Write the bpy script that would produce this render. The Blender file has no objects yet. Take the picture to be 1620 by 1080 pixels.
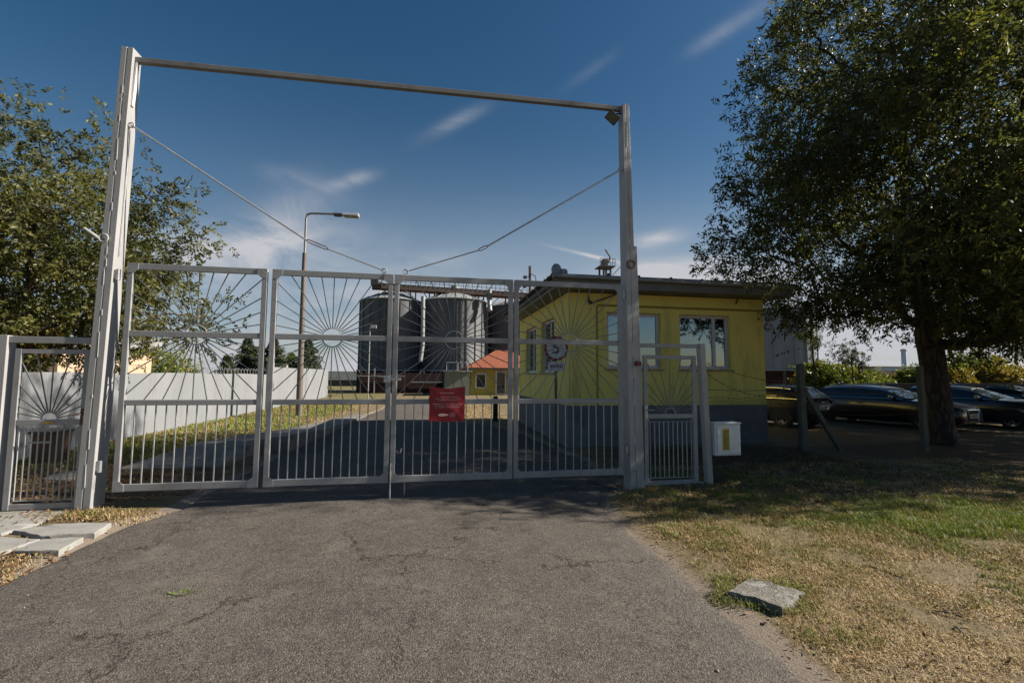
import bpy, bmesh, math, random
import numpy as np
from mathutils import Vector, Matrix

SC = bpy.context.scene
COL = SC.collection
R = math.radians

# ------------------------------------------------------------------ camera, sky, sun, exposure
YAW, PITCH, ROLL, EYE = R(10.2), math.atan(54 / 720.0), math.atan(0.0066), 1.7
FW = Vector((math.sin(YAW) * math.cos(PITCH), math.cos(YAW) * math.cos(PITCH), math.sin(PITCH)))
R0 = Vector((math.cos(YAW), -math.sin(YAW), 0.0))
U0 = R0.cross(FW)
RT = R0 * math.cos(ROLL) + U0 * math.sin(ROLL)
UP = RT.cross(FW)
cam = bpy.data.cameras.new("camera")
cam.lens, cam.sensor_width, cam.sensor_fit = 16.0, 36.0, 'HORIZONTAL'
cam.clip_start, cam.clip_end = 0.05, 6000.0
camo = bpy.data.objects.new("camera", cam)
COL.objects.link(camo)
camo.matrix_world = Matrix(((RT.x, UP.x, -FW.x, 0), (RT.y, UP.y, -FW.y, 0), (RT.z, UP.z, -FW.z, EYE), (0, 0, 0, 1)))
SC.camera = camo


def pray(x, y):
    return FW + RT * ((x - 810) / 720.0) - UP * ((y - 540) / 720.0)


def wY(x, y, Y):                       # surveyed point of the photo on the upright plane at distance Y
    d = pray(x, y)
    return Vector((0, 0, EYE)) + d * (Y / d.y)


def wX(x, y, X):
    d = pray(x, y)
    return Vector((0, 0, EYE)) + d * (X / d.x)


SUN_EL, SUN_AZ = R(32.5), R(95.5)      # azimuth clockwise from +Y
sdir = Vector((math.sin(SUN_AZ) * math.cos(SUN_EL), math.cos(SUN_AZ) * math.cos(SUN_EL), math.sin(SUN_EL)))
sl = bpy.data.lights.new("sun", 'SUN')
sl.energy, sl.angle, sl.color = 5.0, R(0.53), (1.0, 0.93, 0.83)
so = bpy.data.objects.new("sun", sl)
COL.objects.link(so)
so.rotation_euler = sdir.to_track_quat('Z', 'Y').to_euler()

SC.view_settings.view_transform = 'Standard'
SC.view_settings.look = 'None'
SC.view_settings.exposure = 0.9
SC.view_settings.gamma = 1.0
SC.cycles.max_bounces = 6
SC.cycles.transparent_max_bounces = 12

world = bpy.data.worlds.new("World")
SC.world = world
world.use_nodes = True
wn, wl = world.node_tree.nodes, world.node_tree.links
wn.clear()


def W(t, **kw):
    n = wn.new(t)
    for k, v in kw.items():
        setattr(n, k, v)
    return n


def wmath(op, a, b=None, c=None, clamp=False):
    n = W('ShaderNodeMath', operation=op, use_clamp=clamp)
    for i, v in enumerate((a, b, c)):
        if v is None:
            continue
        if isinstance(v, (int, float)):
            n.inputs[i].default_value = v
        else:
            wl.new(v, n.inputs[i])
    return n.outputs[0]


def wdot(vec, v3):
    n = W('ShaderNodeVectorMath', operation='DOT_PRODUCT')
    wl.new(vec, n.inputs[0])
    n.inputs[1].default_value = v3
    return n.outputs['Value']


sky = W('ShaderNodeTexSky', sky_type='NISHITA')
sky.sun_disc = False
sky.sun_elevation, sky.sun_rotation = SUN_EL, SUN_AZ
sky.altitude, sky.air_density, sky.dust_density, sky.ozone_density = 200, 1.0, 0.9, 2.2
tc = W('ShaderNodeTexCoord')
dirv = tc.outputs['Generated']
# wisps: (pixel of centre, half length, half width in px, tilt in degrees, strength)
BLOBS = [(468, 338, 58, 34, -40, .62), (430, 390, 110, 34, -10, .95), (330, 410, 110, 40, 0, .42), (553, 286, 30, 9, -20, .6),
         (722, 192, 48, 9, -24, .36), (440, 275, 36, 12, 0, .2),
         (1165, 35, 70, 11, -20, .27), (935, 112, 42, 8, -25, .12), (1040, 378, 34, 11, -6, 1.1), (1120, 436, 95, 20, 4, 1.7),
         (1035, 430, 55, 14, 0, 1.1), (680, 415, 70, 14, -8, .35), (570, 470, 150, 34, 0, .4), (770, 480, 140, 26, 0, .4),
         (1130, 412, 34, 10, 0, .6), (1450, 560, 260, 60, 0, 1.0), (700, 540, 700, 80, 0, .5), (650, 592, 900, 42, 0, 1.1), (330, 470, 330, 90, 0, .2), (1290, 480, 120, 40, 0, .6), (936, 405, 47, 2.4, 15, 1.6)]
VEIL = [(980, 440, 560, 95, 0, .36), (600, 420, 800, 150, 0, .20), (1350, 480, 400, 110, 0, .3)]   # smooth thin haze low in the sky
msk = None
veil = None
nz = W('ShaderNodeTexNoise')
mp = W('ShaderNodeMapping')
mp.inputs['Scale'].default_value = (5, 5, 11)
wl.new(dirv, mp.inputs['Vector'])
wl.new(mp.outputs[0], nz.inputs['Vector'])
nz.inputs['Scale'].default_value, nz.inputs['Detail'].default_value, nz.inputs['Roughness'].default_value = 1.0, 8, 0.62
nz.inputs['Distortion'].default_value = 0.7
for bi, (bx, by, hl, hw, ti, st) in enumerate(BLOBS + VEIL):
    d0 = pray(bx, by)
    D = d0.length
    d0 = d0.normalized()
    ca, sa = math.cos(R(ti)), math.sin(R(ti))
    ax1 = (RT * ca - UP * sa)
    ax2 = (RT * sa + UP * ca)
    ax1 = (ax1 - d0 * ax1.dot(d0)).normalized()
    ax2 = (ax2 - d0 * ax2.dot(d0)).normalized()
    sc = 720.0 * D
    u = wmath('MULTIPLY', wdot(dirv, ax1), sc / hl)
    v = wmath('MULTIPLY', wdot(dirv, ax2), sc / hw)
    r2 = wmath('ADD', wmath('MULTIPLY', u, u), wmath('MULTIPLY', v, v))
    e = wmath('MULTIPLY', wmath('EXPONENT', wmath('MULTIPLY', r2, -0.9)), st)
    e = wmath('MULTIPLY', e, wmath('GREATER_THAN', wdot(dirv, d0), 0.3))
    if bi < len(BLOBS):
        msk = e if msk is None else wmath('ADD', msk, e)
    else:
        veil = e if veil is None else wmath('ADD', veil, e)
nzr = W('ShaderNodeMapRange')
wl.new(nz.outputs['Fac'], nzr.inputs['Value'])
nzr.inputs['From Min'].default_value, nzr.inputs['From Max'].default_value = 0.33, 0.66
# general thin cirrus elsewhere in the sky (seen in reflections)
nz2 = W('ShaderNodeTexNoise')
wl.new(dirv, nz2.inputs['Vector'])
nz2.inputs['Scale'].default_value, nz2.inputs['Detail'].default_value = 2.2, 7
cm = wmath('MULTIPLY', msk, wmath('ADD', wmath('MULTIPLY', nzr.outputs[0], 0.95), 0.15), clamp=True)
mixc = W('ShaderNodeMix', data_type='RGBA')
wl.new(cm, mixc.inputs['Factor'])
hsv = W('ShaderNodeHueSaturation')
hsv.inputs['Saturation'].default_value = 1.3
hsv.inputs['Hue'].default_value = 0.494
wl.new(sky.outputs[0], hsv.inputs['Color'])
vmix = W('ShaderNodeMix', data_type='RGBA')
wl.new(wmath('MINIMUM', veil, .8), vmix.inputs['Factor'])
wl.new(hsv.outputs[0], vmix.inputs['A'])
vmix.inputs['B'].default_value = (5.0, 6.0, 7.0, 1)
wl.new(vmix.outputs['Result'], mixc.inputs['A'])
mixc.inputs['B'].default_value = (7.4, 7.5, 8.0, 1)
bg = W('ShaderNodeBackground')
bg.inputs['Strength'].default_value = 0.040
wl.new(mixc.outputs['Result'], bg.inputs['Color'])
wo = W('ShaderNodeOutputWorld')
wl.new(bg.outputs[0], wo.inputs['Surface'])

# ------------------------------------------------------------------ materials
MATS = {}


class NT:
    def __init__(s, name):
        m = bpy.data.materials.new(name)
        m.use_nodes = True
        s.m = m
        s.n, s.l = m.node_tree.nodes, m.node_tree.links
        s.n.clear()
        s.out = s.n.new('ShaderNodeOutputMaterial')
        s.p = s.n.new('ShaderNodeBsdfPrincipled')
        s.l.new(s.p.outputs[0], s.out.inputs['Surface'])
        s.co = s.n.new('ShaderNodeTexCoord').outputs['Object']

    def set(s, sock, v):
        if isinstance(v, (int, float)):
            sock.default_value = v
        elif isinstance(v, (tuple, list)):
            sock.default_value = tuple(v) + ((1,) if len(v) == 3 and sock.type == 'RGBA' else ())
        else:
            s.l.new(v, sock)

    def noise(s, scale, detail=5, rough=0.6, stretch=None, dist=0.0, out='Fac'):
        n = s.n.new('ShaderNodeTexNoise')
        n.inputs['Scale'].default_value, n.inputs['Detail'].default_value = scale, detail
        n.inputs['Roughness'].default_value, n.inputs['Distortion'].default_value = rough, dist
        s.l.new(s.vec(stretch), n.inputs['Vector'])
        return n.outputs[out]

    def vec(s, stretch):
        if stretch is None:
            return s.co
        m = s.n.new('ShaderNodeMapping')
        m.inputs['Scale'].default_value = stretch
        s.l.new(s.co, m.inputs['Vector'])
        return m.outputs[0]

    def voro(s, scale, feature='F1', vec=None, out='Distance', rnd=1.0):
        n = s.n.new('ShaderNodeTexVoronoi')
        n.feature = feature
        n.inputs['Scale'].default_value = scale
        n.inputs['Randomness'].default_value = rnd
        s.l.new(vec if vec is not None else s.co, n.inputs['Vector'])
        return n.outputs[out]

    def rng(s, v, a, b, c=0.0, d=1.0):
        n = s.n.new('ShaderNodeMapRange')
        s.set(n.inputs['Value'], v)
        for k, x in zip(('From Min', 'From Max', 'To Min', 'To Max'), (a, b, c, d)):
            n.inputs[k].default_value = x
        return n.outputs[0]

    def mix(s, f, a, b, mode='MIX'):
        n = s.n.new('ShaderNodeMix')
        n.data_type, n.blend_type = 'RGBA', mode
        s.set(n.inputs['Factor'], f)
        s.set(n.inputs['A'], a)
        s.set(n.inputs['B'], b)
        return n.outputs['Result']

    def math(s, op, a, b=0.0, clamp=False):
        n = s.n.new('ShaderNodeMath')
        n.operation, n.use_clamp = op, clamp
        s.set(n.inputs[0], a)
        s.set(n.inputs[1], b)
        return n.outputs[0]

    def attr(s, name, out='Fac'):
        n = s.n.new('ShaderNodeAttribute')
        n.attribute_name = name
        return n.outputs[out]

    def ramp(s, f, stops):
        n = s.n.new('ShaderNodeValToRGB')
        s.set(n.inputs[0], f)
        e = n.color_ramp.elements
        while len(e) < len(stops):
            e.new(0.5)
        for i, (p, c) in enumerate(stops):
            e[i].position, e[i].color = p, tuple(c) + (1,)
        return n.outputs[0]

    def bump(s, h, strength=0.4, dist=0.01):
        n = s.n.new('ShaderNodeBump')
        n.inputs['Strength'].default_value, n.inputs['Distance'].default_value = strength, dist
        s.set(n.inputs['Height'], h)
        s.l.new(n.outputs[0], s.p.inputs['Normal'])

    def fin(s, col, rough=0.6, metal=0.0, spec=0.5):
        s.set(s.p.inputs['Base Color'], col)
        s.set(s.p.inputs['Roughness'], rough)
        s.set(s.p.inputs['Metallic'], metal)
        s.p.inputs['Specular IOR Level'].default_value = spec
        return s.m


def worn(name, c1, c2, scale=6, rough=0.6, metal=0.0, bump=0.15, bscale=40, dirt=None, dscale=2.5, stretch=None, damt=0.6, spec=0.5):
    if name in MATS:
        return MATS[name]
    t = NT(name)
    c = t.mix(t.rng(t.noise(scale, 6, stretch=stretch), .32, .68), c1, c2)
    if dirt:
        c = t.mix(t.rng(t.noise(dscale, 8, .7, stretch=stretch), .52, .72, 0, damt), c, dirt)
    if bump:
        t.bump(t.noise(bscale, 4), bump, .01)
    MATS[name] = t.fin(c, t.rng(t.noise(scale * 2.3, 4), .3, .7, max(rough - .1, .02), min(rough + .1, 1)), metal, spec)
    return MATS[name]


paint_grey = worn('grey_gate_paint', (.25, .255, .255), (.32, .32, .315), 5, .5, bump=.12, dirt=(.17, .11, .075), damt=.55, dscale=10)
paint_post = worn('grey_post_paint', (.30, .295, .285), (.38, .372, .362), 3, .5, bump=.15, dirt=(.3, .29, .27), damt=.6, dscale=5, stretch=(1, 1, .3))
paint_chip = worn('flaked_primer', (.75, .75, .74), (.6, .6, .58), 12, .7)
ray_paint = worn('ray_paint', (.12, .122, .12), (.17, .17, .165), 8, .45, bump=0, dirt=(.12, .09, .07), damt=.5, dscale=9)
rod_paint = worn('rod_paint', (.30, .305, .30), (.38, .38, .37), 8, .45, bump=0, dirt=(.2, .17, .14), damt=.5, dscale=9)
galv = worn('galvanised_steel', (.34, .35, .36), (.48, .49, .5), 7, .42, .55, bump=.05, dirt=(.2, .14, .09), damt=.5)
rust = worn('rusty_steel', (.16, .075, .04), (.09, .05, .035), 8, .8, .1, bump=.3, dirt=(.3, .26, .22), damt=.3)
black_plastic = worn('black_plastic', (.02, .02, .022), (.03, .03, .032), 10, .45, bump=0)
brass = worn('old_brass', (.45, .32, .10), (.3, .2, .07), 10, .4, .8, bump=0)
red_light = worn('dark_red_plastic', (.16, .02, .015), (.1, .015, .012), 10, .3, bump=0)
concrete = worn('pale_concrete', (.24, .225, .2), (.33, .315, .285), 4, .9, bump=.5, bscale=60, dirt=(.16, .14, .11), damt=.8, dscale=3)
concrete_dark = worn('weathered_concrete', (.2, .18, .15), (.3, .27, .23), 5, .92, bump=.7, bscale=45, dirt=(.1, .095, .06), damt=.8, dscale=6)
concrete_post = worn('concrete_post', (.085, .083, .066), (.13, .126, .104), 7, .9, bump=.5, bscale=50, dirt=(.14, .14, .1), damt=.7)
bark = None


def mk_bark(name, a, b, lich):
    t = NT(name)
    v = t.voro(9, 'DISTANCE_TO_EDGE', t.vec((1, 1, .25)))
    n = t.noise(14, 6, .7, (1, 1, .3))
    c = t.mix(t.rng(v, 0, .25), a, b)
    c = t.mix(t.rng(t.noise(5, 6), .55, .7, 0, .6), c, lich)
    t.bump(t.math('ADD', t.rng(v, 0, .3), n), .9, .03)
    return t.fin(c, .92)


bark = mk_bark('ash_bark', (.022, .016, .013), (.07, .054, .043), (.07, .07, .05))
bark2 = mk_bark('locust_bark', (.05, .035, .025), (.16, .11, .075), (.13, .12, .08))


def leafmat(name, stops, trans=.35, rough=.5):
    t = NT(name)
    c = t.ramp(t.attr('tint'), stops)
    t.fin(c, rough, 0, .35)
    tr = t.n.new('ShaderNodeBsdfTranslucent')
    t.l.new(t.mix(1.0, c, (1.5, 1.45, .7), 'MULTIPLY'), tr.inputs['Color'])
    mx = t.n.new('ShaderNodeMixShader')
    mx.inputs[0].default_value = trans
    t.l.new(t.p.outputs[0], mx.inputs[1])
    t.l.new(tr.outputs[0], mx.inputs[2])
    t.l.new(mx.outputs[0], t.out.inputs['Surface'])
    return t.m


leaf_ash = leafmat('ash_leaf', [(0, (.036, .042, .017)), (.6, (.068, .078, .026)), (.88, (.12, .135, .034)), (1, (.18, .14, .04))], .48)
leaf_loc = leafmat('locust_leaf', [(0, (.04, .045, .015)), (.45, (.095, .10, .028)), (.8, (.18, .165, .04)), (1, (.2, .085, .035))], .35)
leaf_conifer = leafmat('conifer_needle', [(0, (.02, .032, .016)), (.6, (.045, .062, .025)), (1, (.09, .092, .035))], .08)
leaf_bush = leafmat('bush_leaf', [(0, (.06, .09, .02)), (.5, (.12, .16, .03)), (.85, (.22, .21, .035)), (1, (.3, .22, .03))], .25)
leaf_yellow = leafmat('yellowing_leaf', [(0, (.10, .095, .02)), (.5, (.19, .155, .03)), (.85, (.26, .18, .03)), (1, (.24, .10, .03))], .25)
grass_mat = leafmat('dry_grass', [(0, (.50, .385, .225)), (.28, (.36, .255, .125)), (.45, (.24, .165, .065)), (.62, (.20, .19, .05)), (.82, (.235, .255, .055)), (1, (.18, .22, .045))], .15, .7)
litter_mat = leafmat('leaf_litter', [(0, (.08, .04, .02)), (.4, (.17, .085, .035)), (.75, (.27, .16, .07)), (1, (.14, .14, .04))], .1, .8)


def seethrough(name):
    t = NT(name)
    g = t.n.new('ShaderNodeBsdfGlossy')
    g.inputs['Roughness'].default_value = .02
    g.inputs['Color'].default_value = (.9, .93, .95, 1)
    tr = t.n.new('ShaderNodeBsdfTransparent')
    tr.inputs['Color'].default_value = (.62, .66, .66, 1)
    lw = t.n.new('ShaderNodeLayerWeight')
    lw.inputs['Blend'].default_value = .35
    mx = t.n.new('ShaderNodeMixShader')
    t.l.new(t.math('ADD', t.math('MULTIPLY', lw.outputs['Fresnel'], .8), .22, True), mx.inputs[0])
    t.l.new(tr.outputs[0], mx.inputs[1])
    t.l.new(g.outputs[0], mx.inputs[2])
    t.l.new(mx.outputs[0], t.out.inputs['Surface'])
    return t.m


def glassmat(name, col=(.02, .025, .028), rough=.03):
    t = NT(name)
    t.fin(col, rough, 0, .5)
    t.p.inputs['Coat Weight'].default_value = .6
    t.p.inputs['Coat Roughness'].default_value = .02
    return t.m


clear_pane = seethrough('clear_window_glass')
pane_mat = glassmat('window_glass', (.03, .035, .036))
car_glass = glassmat('car_glass', (.012, .014, .018))

# ------------------------------------------------------------------ mesh helpers
ORG = {}


class MB:
    def __init__(s):
        s.v, s.f = [], []

    def add(s, vs, fs):
        o = len(s.v)
        s.v.extend([tuple(p) for p in vs])
        s.f.extend([tuple(i + o for i in q) for q in fs])
        return s

    def box(s, x0, x1, y0, y1, z0, z1):
        return s.add([(x0, y0, z0), (x1, y0, z0), (x1, y1, z0), (x0, y1, z0), (x0, y0, z1), (x1, y0, z1), (x1, y1, z1), (x0, y1, z1)],
                     [(0, 3, 2, 1), (4, 5, 6, 7), (0, 1, 5, 4), (1, 2, 6, 5), (2, 3, 7, 6), (3, 0, 4, 7)])

    def hexa(s, p):                    # 8 corners, bottom ring then top ring
        return s.add(p, [(0, 3, 2, 1), (4, 5, 6, 7), (0, 1, 5, 4), (1, 2, 6, 5), (2, 3, 7, 6), (3, 0, 4, 7)])

    def bar(s, a, b, w, h=None, up=(0, 0, 1)):
        h = w if h is None else h
        a, b = Vector(a), Vector(b)
        d = (b - a).normalized()
        u = Vector(up)
        if abs(d.dot(u)) > .97:
            u = Vector((0, 1, 0))
        x = d.cross(u).normalized()
        y = x.cross(d)
        q = [(-w / 2, -h / 2), (w / 2, -h / 2), (w / 2, h / 2), (-w / 2, h / 2)]
        return s.hexa([a + x * i + y * j for i, j in q] + [b + x * i + y * j for i, j in q])

    def tube(s, pts, r, n=8, cap=True):
        pts = [Vector(p) for p in pts]
        rs = r if isinstance(r, (list, tuple)) else [r] * len(pts)
        vs, fs = [], []
        ref = None
        for i, p in enumerate(pts):
            d = (pts[min(i + 1, len(pts) - 1)] - pts[max(i - 1, 0)]).normalized()
            if ref is None:
                ref = d.orthogonal().normalized()
            ref = (ref - d * ref.dot(d))
            ref = ref.normalized() if ref.length > 1e-6 else d.orthogonal().normalized()
            b = d.cross(ref)
            for k in range(n):
                a = 2 * math.pi * k / n
                vs.append(p + (ref * math.cos(a) + b * math.sin(a)) * rs[i])
        for i in range(len(pts) - 1):
            for k in range(n):
                k2 = (k + 1) % n
                fs.append((i * n + k, i * n + k2, (i + 1) * n + k2, (i + 1) * n + k))
        if cap:
            fs.append(tuple(reversed(range(n))))
            fs.append(tuple(range((len(pts) - 1) * n, len(pts) * n)))
        return s.add(vs, fs)

    def prism(s, poly, d):             # planar polygon (3-D points) extruded by vector d
        n = len(poly)
        d = Vector(d)
        vs = [Vector(p) for p in poly] + [Vector(p) + d for p in poly]
        return s.add(vs, [tuple(reversed(range(n))), tuple(range(n, 2 * n))] + [(i, (i + 1) % n, n + (i + 1) % n, n + i) for i in range(n)])

    def lathe(s, c, prof, n=32, a0=0, a1=2 * math.pi):
        c = Vector(c)
        vs, fs = [], []
        m = len(prof)
        for k in range(n):
            a = a0 + (a1 - a0) * k / n
            for (r, z) in prof:
                vs.append(c + Vector((r * math.cos(a), r * math.sin(a), z)))
        for k in range(n):
            k2 = (k + 1) % n
            for j in range(m - 1):
                fs.append((k * m + j, k2 * m + j, k2 * m + j + 1, k * m + j + 1))
        return s.add(vs, fs)

    def ring(s, c, r, t, axis='Y', n=28, m=8):
        c = Vector(c)
        vs, fs = [], []
        for i in range(n):
            a = 2 * math.pi * i / n
            for j in range(m):
                b = 2 * math.pi * j / m
                rr = r + t * math.cos(b)
                q = (rr * math.cos(a), t * math.sin(b), rr * math.sin(a))
                vs.append(c + (Vector(q) if axis == 'Y' else Vector((q[0], q[2], q[1]))))
        for i in range(n):
            for j in range(m):
                fs.append((i * m + j, ((i + 1) % n) * m + j, ((i + 1) % n) * m + (j + 1) % m, i * m + (j + 1) % m))
        return s.add(vs, fs)

    def build(s, name, mat, parent=None, smooth=False, bevel=0.0, org=None):
        o_ = org if org is not None else (ORG.get(parent.name, Vector()) if parent else Vector())
        me = bpy.data.meshes.new(name)
        me.from_pydata([(p[0] - o_[0], p[1] - o_[1], p[2] - o_[2]) for p in s.v], [], s.f)
        bm = bmesh.new()
        bm.from_mesh(me)
        bmesh.ops.recalc_face_normals(bm, faces=bm.faces)
        bm.to_mesh(me)
        bm.free()
        return link_mesh(name, me, mat, parent, smooth, bevel, o_)


def link_mesh(name, me, mat, parent=None, smooth=False, bevel=0.0, o_=Vector()):
    ob = bpy.data.objects.new(name, me)
    COL.objects.link(ob)
    if mat is not None:
        me.materials.append(mat)
    if smooth:
        me.shade_smooth()
        try:
            me.set_sharp_from_angle(angle=R(38))
        except Exception:
            pass
    if bevel:
        b = ob.modifiers.new('bevel', 'BEVEL')
        b.width, b.segments, b.limit_method, b.angle_limit = bevel, 2, 'ANGLE', R(40)
    if parent:
        ob.parent = parent
    elif o_.length > 0 if isinstance(o_, Vector) else False:
        ob.location = o_
    ORG[ob.name] = Vector(o_)
    return ob


def thing(name, loc, label, cat, group=None, rz=0.0):
    o = bpy.data.objects.new(name, None)
    COL.objects.link(o)
    o.empty_display_size = .2
    o.location = loc
    o.rotation_euler = (0, 0, rz)
    ORG[o.name] = Vector(loc)
    return tag(o, label, cat, group)


def tag(o, label, cat, group=None, kind=None):
    o['label'], o['category'] = label, cat
    if group:
        o['group'] = group
    if kind:
        o['kind'] = kind
    return o


def struct(o, label=None, cat=None, kind='structure'):
    o['kind'] = kind
    if label:
        o['label'] = label
    if cat:
        o['category'] = cat
    return o


def npmesh(name, V, F, mat, parent=None, tint=None, smooth=False, o_=Vector()):
    V = np.asarray(V, dtype=np.float32)
    F = np.asarray(F, dtype=np.int32)
    if len(o_):
        V = V - np.array(o_, dtype=np.float32)
    k = F.shape[1]
    me = bpy.data.meshes.new(name)
    me.vertices.add(len(V))
    me.vertices.foreach_set('co', V.ravel())
    me.loops.add(F.size)
    me.loops.foreach_set('vertex_index', F.ravel())
    me.polygons.add(len(F))
    me.polygons.foreach_set('loop_start', np.arange(0, F.size, k, dtype=np.int32))
    me.polygons.foreach_set('loop_total', np.full(len(F), k, dtype=np.int32))
    me.update(calc_edges=True)
    if tint is not None:
        a = me.attributes.new('tint', 'FLOAT', 'POINT')
        a.data.foreach_set('value', np.asarray(tint, dtype=np.float32))
    return link_mesh(name, me, mat, parent, smooth, 0, Vector(o_))


def vnoise(x, y, seed=0):              # smooth value noise in 2-D
    rs = np.random.RandomState(seed)
    T = rs.rand(256, 256)
    xi, yi = np.floor(x).astype(int), np.floor(y).astype(int)
    fx, fy = x - xi, y - yi
    fx, fy = fx * fx * (3 - 2 * fx), fy * fy * (3 - 2 * fy)
    g = lambda i, j: T[i % 256, j % 256]
    return (g(xi, yi) * (1 - fx) + g(xi + 1, yi) * fx) * (1 - fy) + (g(xi, yi + 1) * (1 - fx) + g(xi + 1, yi + 1) * fx) * fy


def fbm(x, y, seed=0, o=4):
    s = 0
    for i in range(o):
        s = s + vnoise(x * 2 ** i, y * 2 ** i, seed + i) * .5 ** (i + 1)
    return s / (1 - .5 ** o)


def text_mesh(name, txt, size, mat, parent, mtx, thick=.004, align='CENTER'):
    cu = bpy.data.curves.new(name, 'FONT')
    cu.body, cu.size, cu.extrude = txt, size, thick
    cu.align_x, cu.align_y = align, 'CENTER'
    tmp = bpy.data.objects.new('tmp', cu)
    COL.objects.link(tmp)
    dg = bpy.context.evaluated_depsgraph_get()
    me = bpy.data.meshes.new_from_object(tmp.evaluated_get(dg))
    bpy.data.objects.remove(tmp)
    bpy.data.curves.remove(cu)
    me.transform(mtx)
    me.name = name
    me.materials.clear()
    ob = link_mesh(name, me, mat, parent)
    return ob


FACE = Matrix.Rotation(R(90), 4, 'X')  # text plane turned upright, read from -Y
# ------------------------------------------------------------------ ground, driveway, path
def ledge(y):
    return np.interp(y, [-30, -8, 4.3, 5.0, 5.9, 6.6, 7.4, 10.4, 14.5, 20, 24, 30, 60], [-3.4, -3.35, -3.28, -3.28, -3.25, -3.0, -3.05, -3.0, -2.8, -2.5, -2.2, -2, -2])


def redge(y):
    return np.interp(y, [-30, -8, 2.3, 3.5, 5.0, 5.9, 6.9, 9, 14, 15.9, 16.6, 18, 24, 30, 60], [2.0, 2.0, 2.05, 2.12, 2.14, 2.2, 2.95, 3.0, 2.6, 1.95, 1.3, .6, .35, .3, .3])


def edge_d(x, y):                      # metres outside the asphalt (negative inside)
    w = .10 * (fbm(x * 1.3 + 7, y * 1.3, 5) - .5) * 2 + .05 * (fbm(x * 5, y * 5, 9) - .5) * 2
    d = np.maximum(ledge(y) - x, x - redge(y)) + w
    return np.maximum(d, np.where(y > 26.5, (y - 26.5), -9))


def ground_z(x, y):
    d = edge_d(x, y)
    near = np.exp(-((x / 40.0) ** 2 + (y / 40.0) ** 2))
    z = (.055 * (fbm(x * .7, y * .7, 21) - .45) + .025 * (fbm(x * 3, y * 3, 31) - .5)) * near
    z = z + .03 * np.clip(d, 0, 1) * near
    k = np.clip((d + .05) / .25, 0, 1)
    return z * k - .035 * (1 - k)


def axis(lo, hi, step, far):
    a = list(np.arange(lo, hi + step / 2, step))
    s, p = step, []
    x = hi
    while x < far:
        s *= 1.22
        x += s
        a.append(x)
    s, x = step, lo
    while x > -far:
        s *= 1.22
        x -= s
        a.insert(0, x)
    return np.array(a)


gx, gy = axis(-11, 19, .11, 2600), axis(1.2, 27, .11, 2600)
GX, GY = np.meshgrid(gx, gy)
GZ = ground_z(GX, GY)
V = np.stack([GX.ravel(), GY.ravel(), GZ.ravel()], 1)
nx, ny = len(gx), len(gy)
idx = np.arange(nx * ny).reshape(ny, nx)
F = np.stack([idx[:-1, :-1].ravel(), idx[:-1, 1:].ravel(), idx[1:, 1:].ravel(), idx[1:, :-1].ravel()], 1)


def green_amt(x, y):
    g = .2 + .5 * (fbm(x * .45 + 3, y * .45, 41) - .5) * 2 + .25 * (fbm(x * 1.7, y * 1.7, 43) - .5) * 2
    g = g + (.35 + .6 * fbm(x * 2.2, y * 2.2, 47)) * np.exp(-(((x - 6.4) / 2.0) ** 2 + ((y - 4.7) / .85) ** 2))
    g = g + .22 * np.exp(-(((x - 3.4) / .9) ** 2 + ((y - 2.6) / .5) ** 2))
    g = np.where((x < -4) & (y > 9), g + .45, g)
    g = np.where((x > .3) & (x < 3.3) & (y > 15.5), g - .25, g)
    return np.clip(g, 0, 1)


def litter_amt(x, y):
    a = np.exp(-(((x + 5.6) / 1.9) ** 2 + ((y - 8.3) / 1.7) ** 2)) * 1.3
    a += np.exp(-(((x + 3.75) / .45) ** 2 + ((y - 6.2) / .22) ** 2)) * 1.0
    a += np.exp(-(((x + 3.75) / .5) ** 2 + ((y - 4.75) / .4) ** 2)) * 1.2
    a += .35 * np.exp(-(((x - 4.6) / 1.6) ** 2 + ((y - 6.3) / .6) ** 2))
    a += .75 * np.clip((y - 5.9 + .12 * (x - 4.5)) / .6, 0, 1) * np.clip((x - 3.6) / .8, 0, 1) * (y < 10)
    return np.clip(a * (.6 + .8 * fbm(x * 2, y * 2, 61)), 0, 1)


dd = edge_d(GX, GY)
gm = green_amt(GX, GY)
sand = np.clip(1.25 - np.abs(dd - .08) / .22, 0, 1) * (.55 + .9 * (fbm(GX * .8, GY * .8, 55) - .3))
sand = np.where(GX < 0, sand * 1.1 + .5 * np.exp(-(((GX + 3.7) / .8) ** 2 + ((GY - 5.6) / .7) ** 2)), sand)
sand = np.clip(sand, 0, 1)
soil = np.clip(litter_amt(GX, GY) + .55 * (GX > 9.5) * (GY > 8), 0, 1)
t = NT('ground_soil_and_grass')
zc = t.n.new('ShaderNodeAttribute')
zc.attribute_name = 'zone'
sp = t.n.new('ShaderNodeSeparateColor')
t.l.new(zc.outputs['Color'], sp.inputs[0])
fine = t.noise(55, 6, .7)
mid = t.noise(7, 6, .65)
straw = t.mix(t.rng(fine, .3, .7), (.10, .07, .042), (.30, .225, .135))
straw = t.mix(t.rng(mid, .48, .68, 0, .75), straw, (.15, .11, .062))
green = t.mix(t.rng(fine, .35, .65), (.06, .063, .02), (.18, .18, .052))
c = t.mix(t.math('MULTIPLY', sp.outputs[0], t.rng(mid, .3, .6, .55, 1.0)), straw, green)
brown = t.mix(t.rng(t.noise(30, 6, .75), .35, .65), (.045, .03, .018), (.15, .095, .05))
c = t.mix(sp.outputs[2], c, brown)
sandc = t.mix(t.rng(t.noise(90, 5, .7), .3, .7), (.20, .155, .115), (.33, .27, .21))
sf = t.rng(t.math('ADD', sp.outputs[1], t.math('MULTIPLY', t.math('SUBTRACT', t.noise(12, 6, .7), .5), 1.0)), .35, .6)
c = t.mix(sf, c, sandc)
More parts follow.
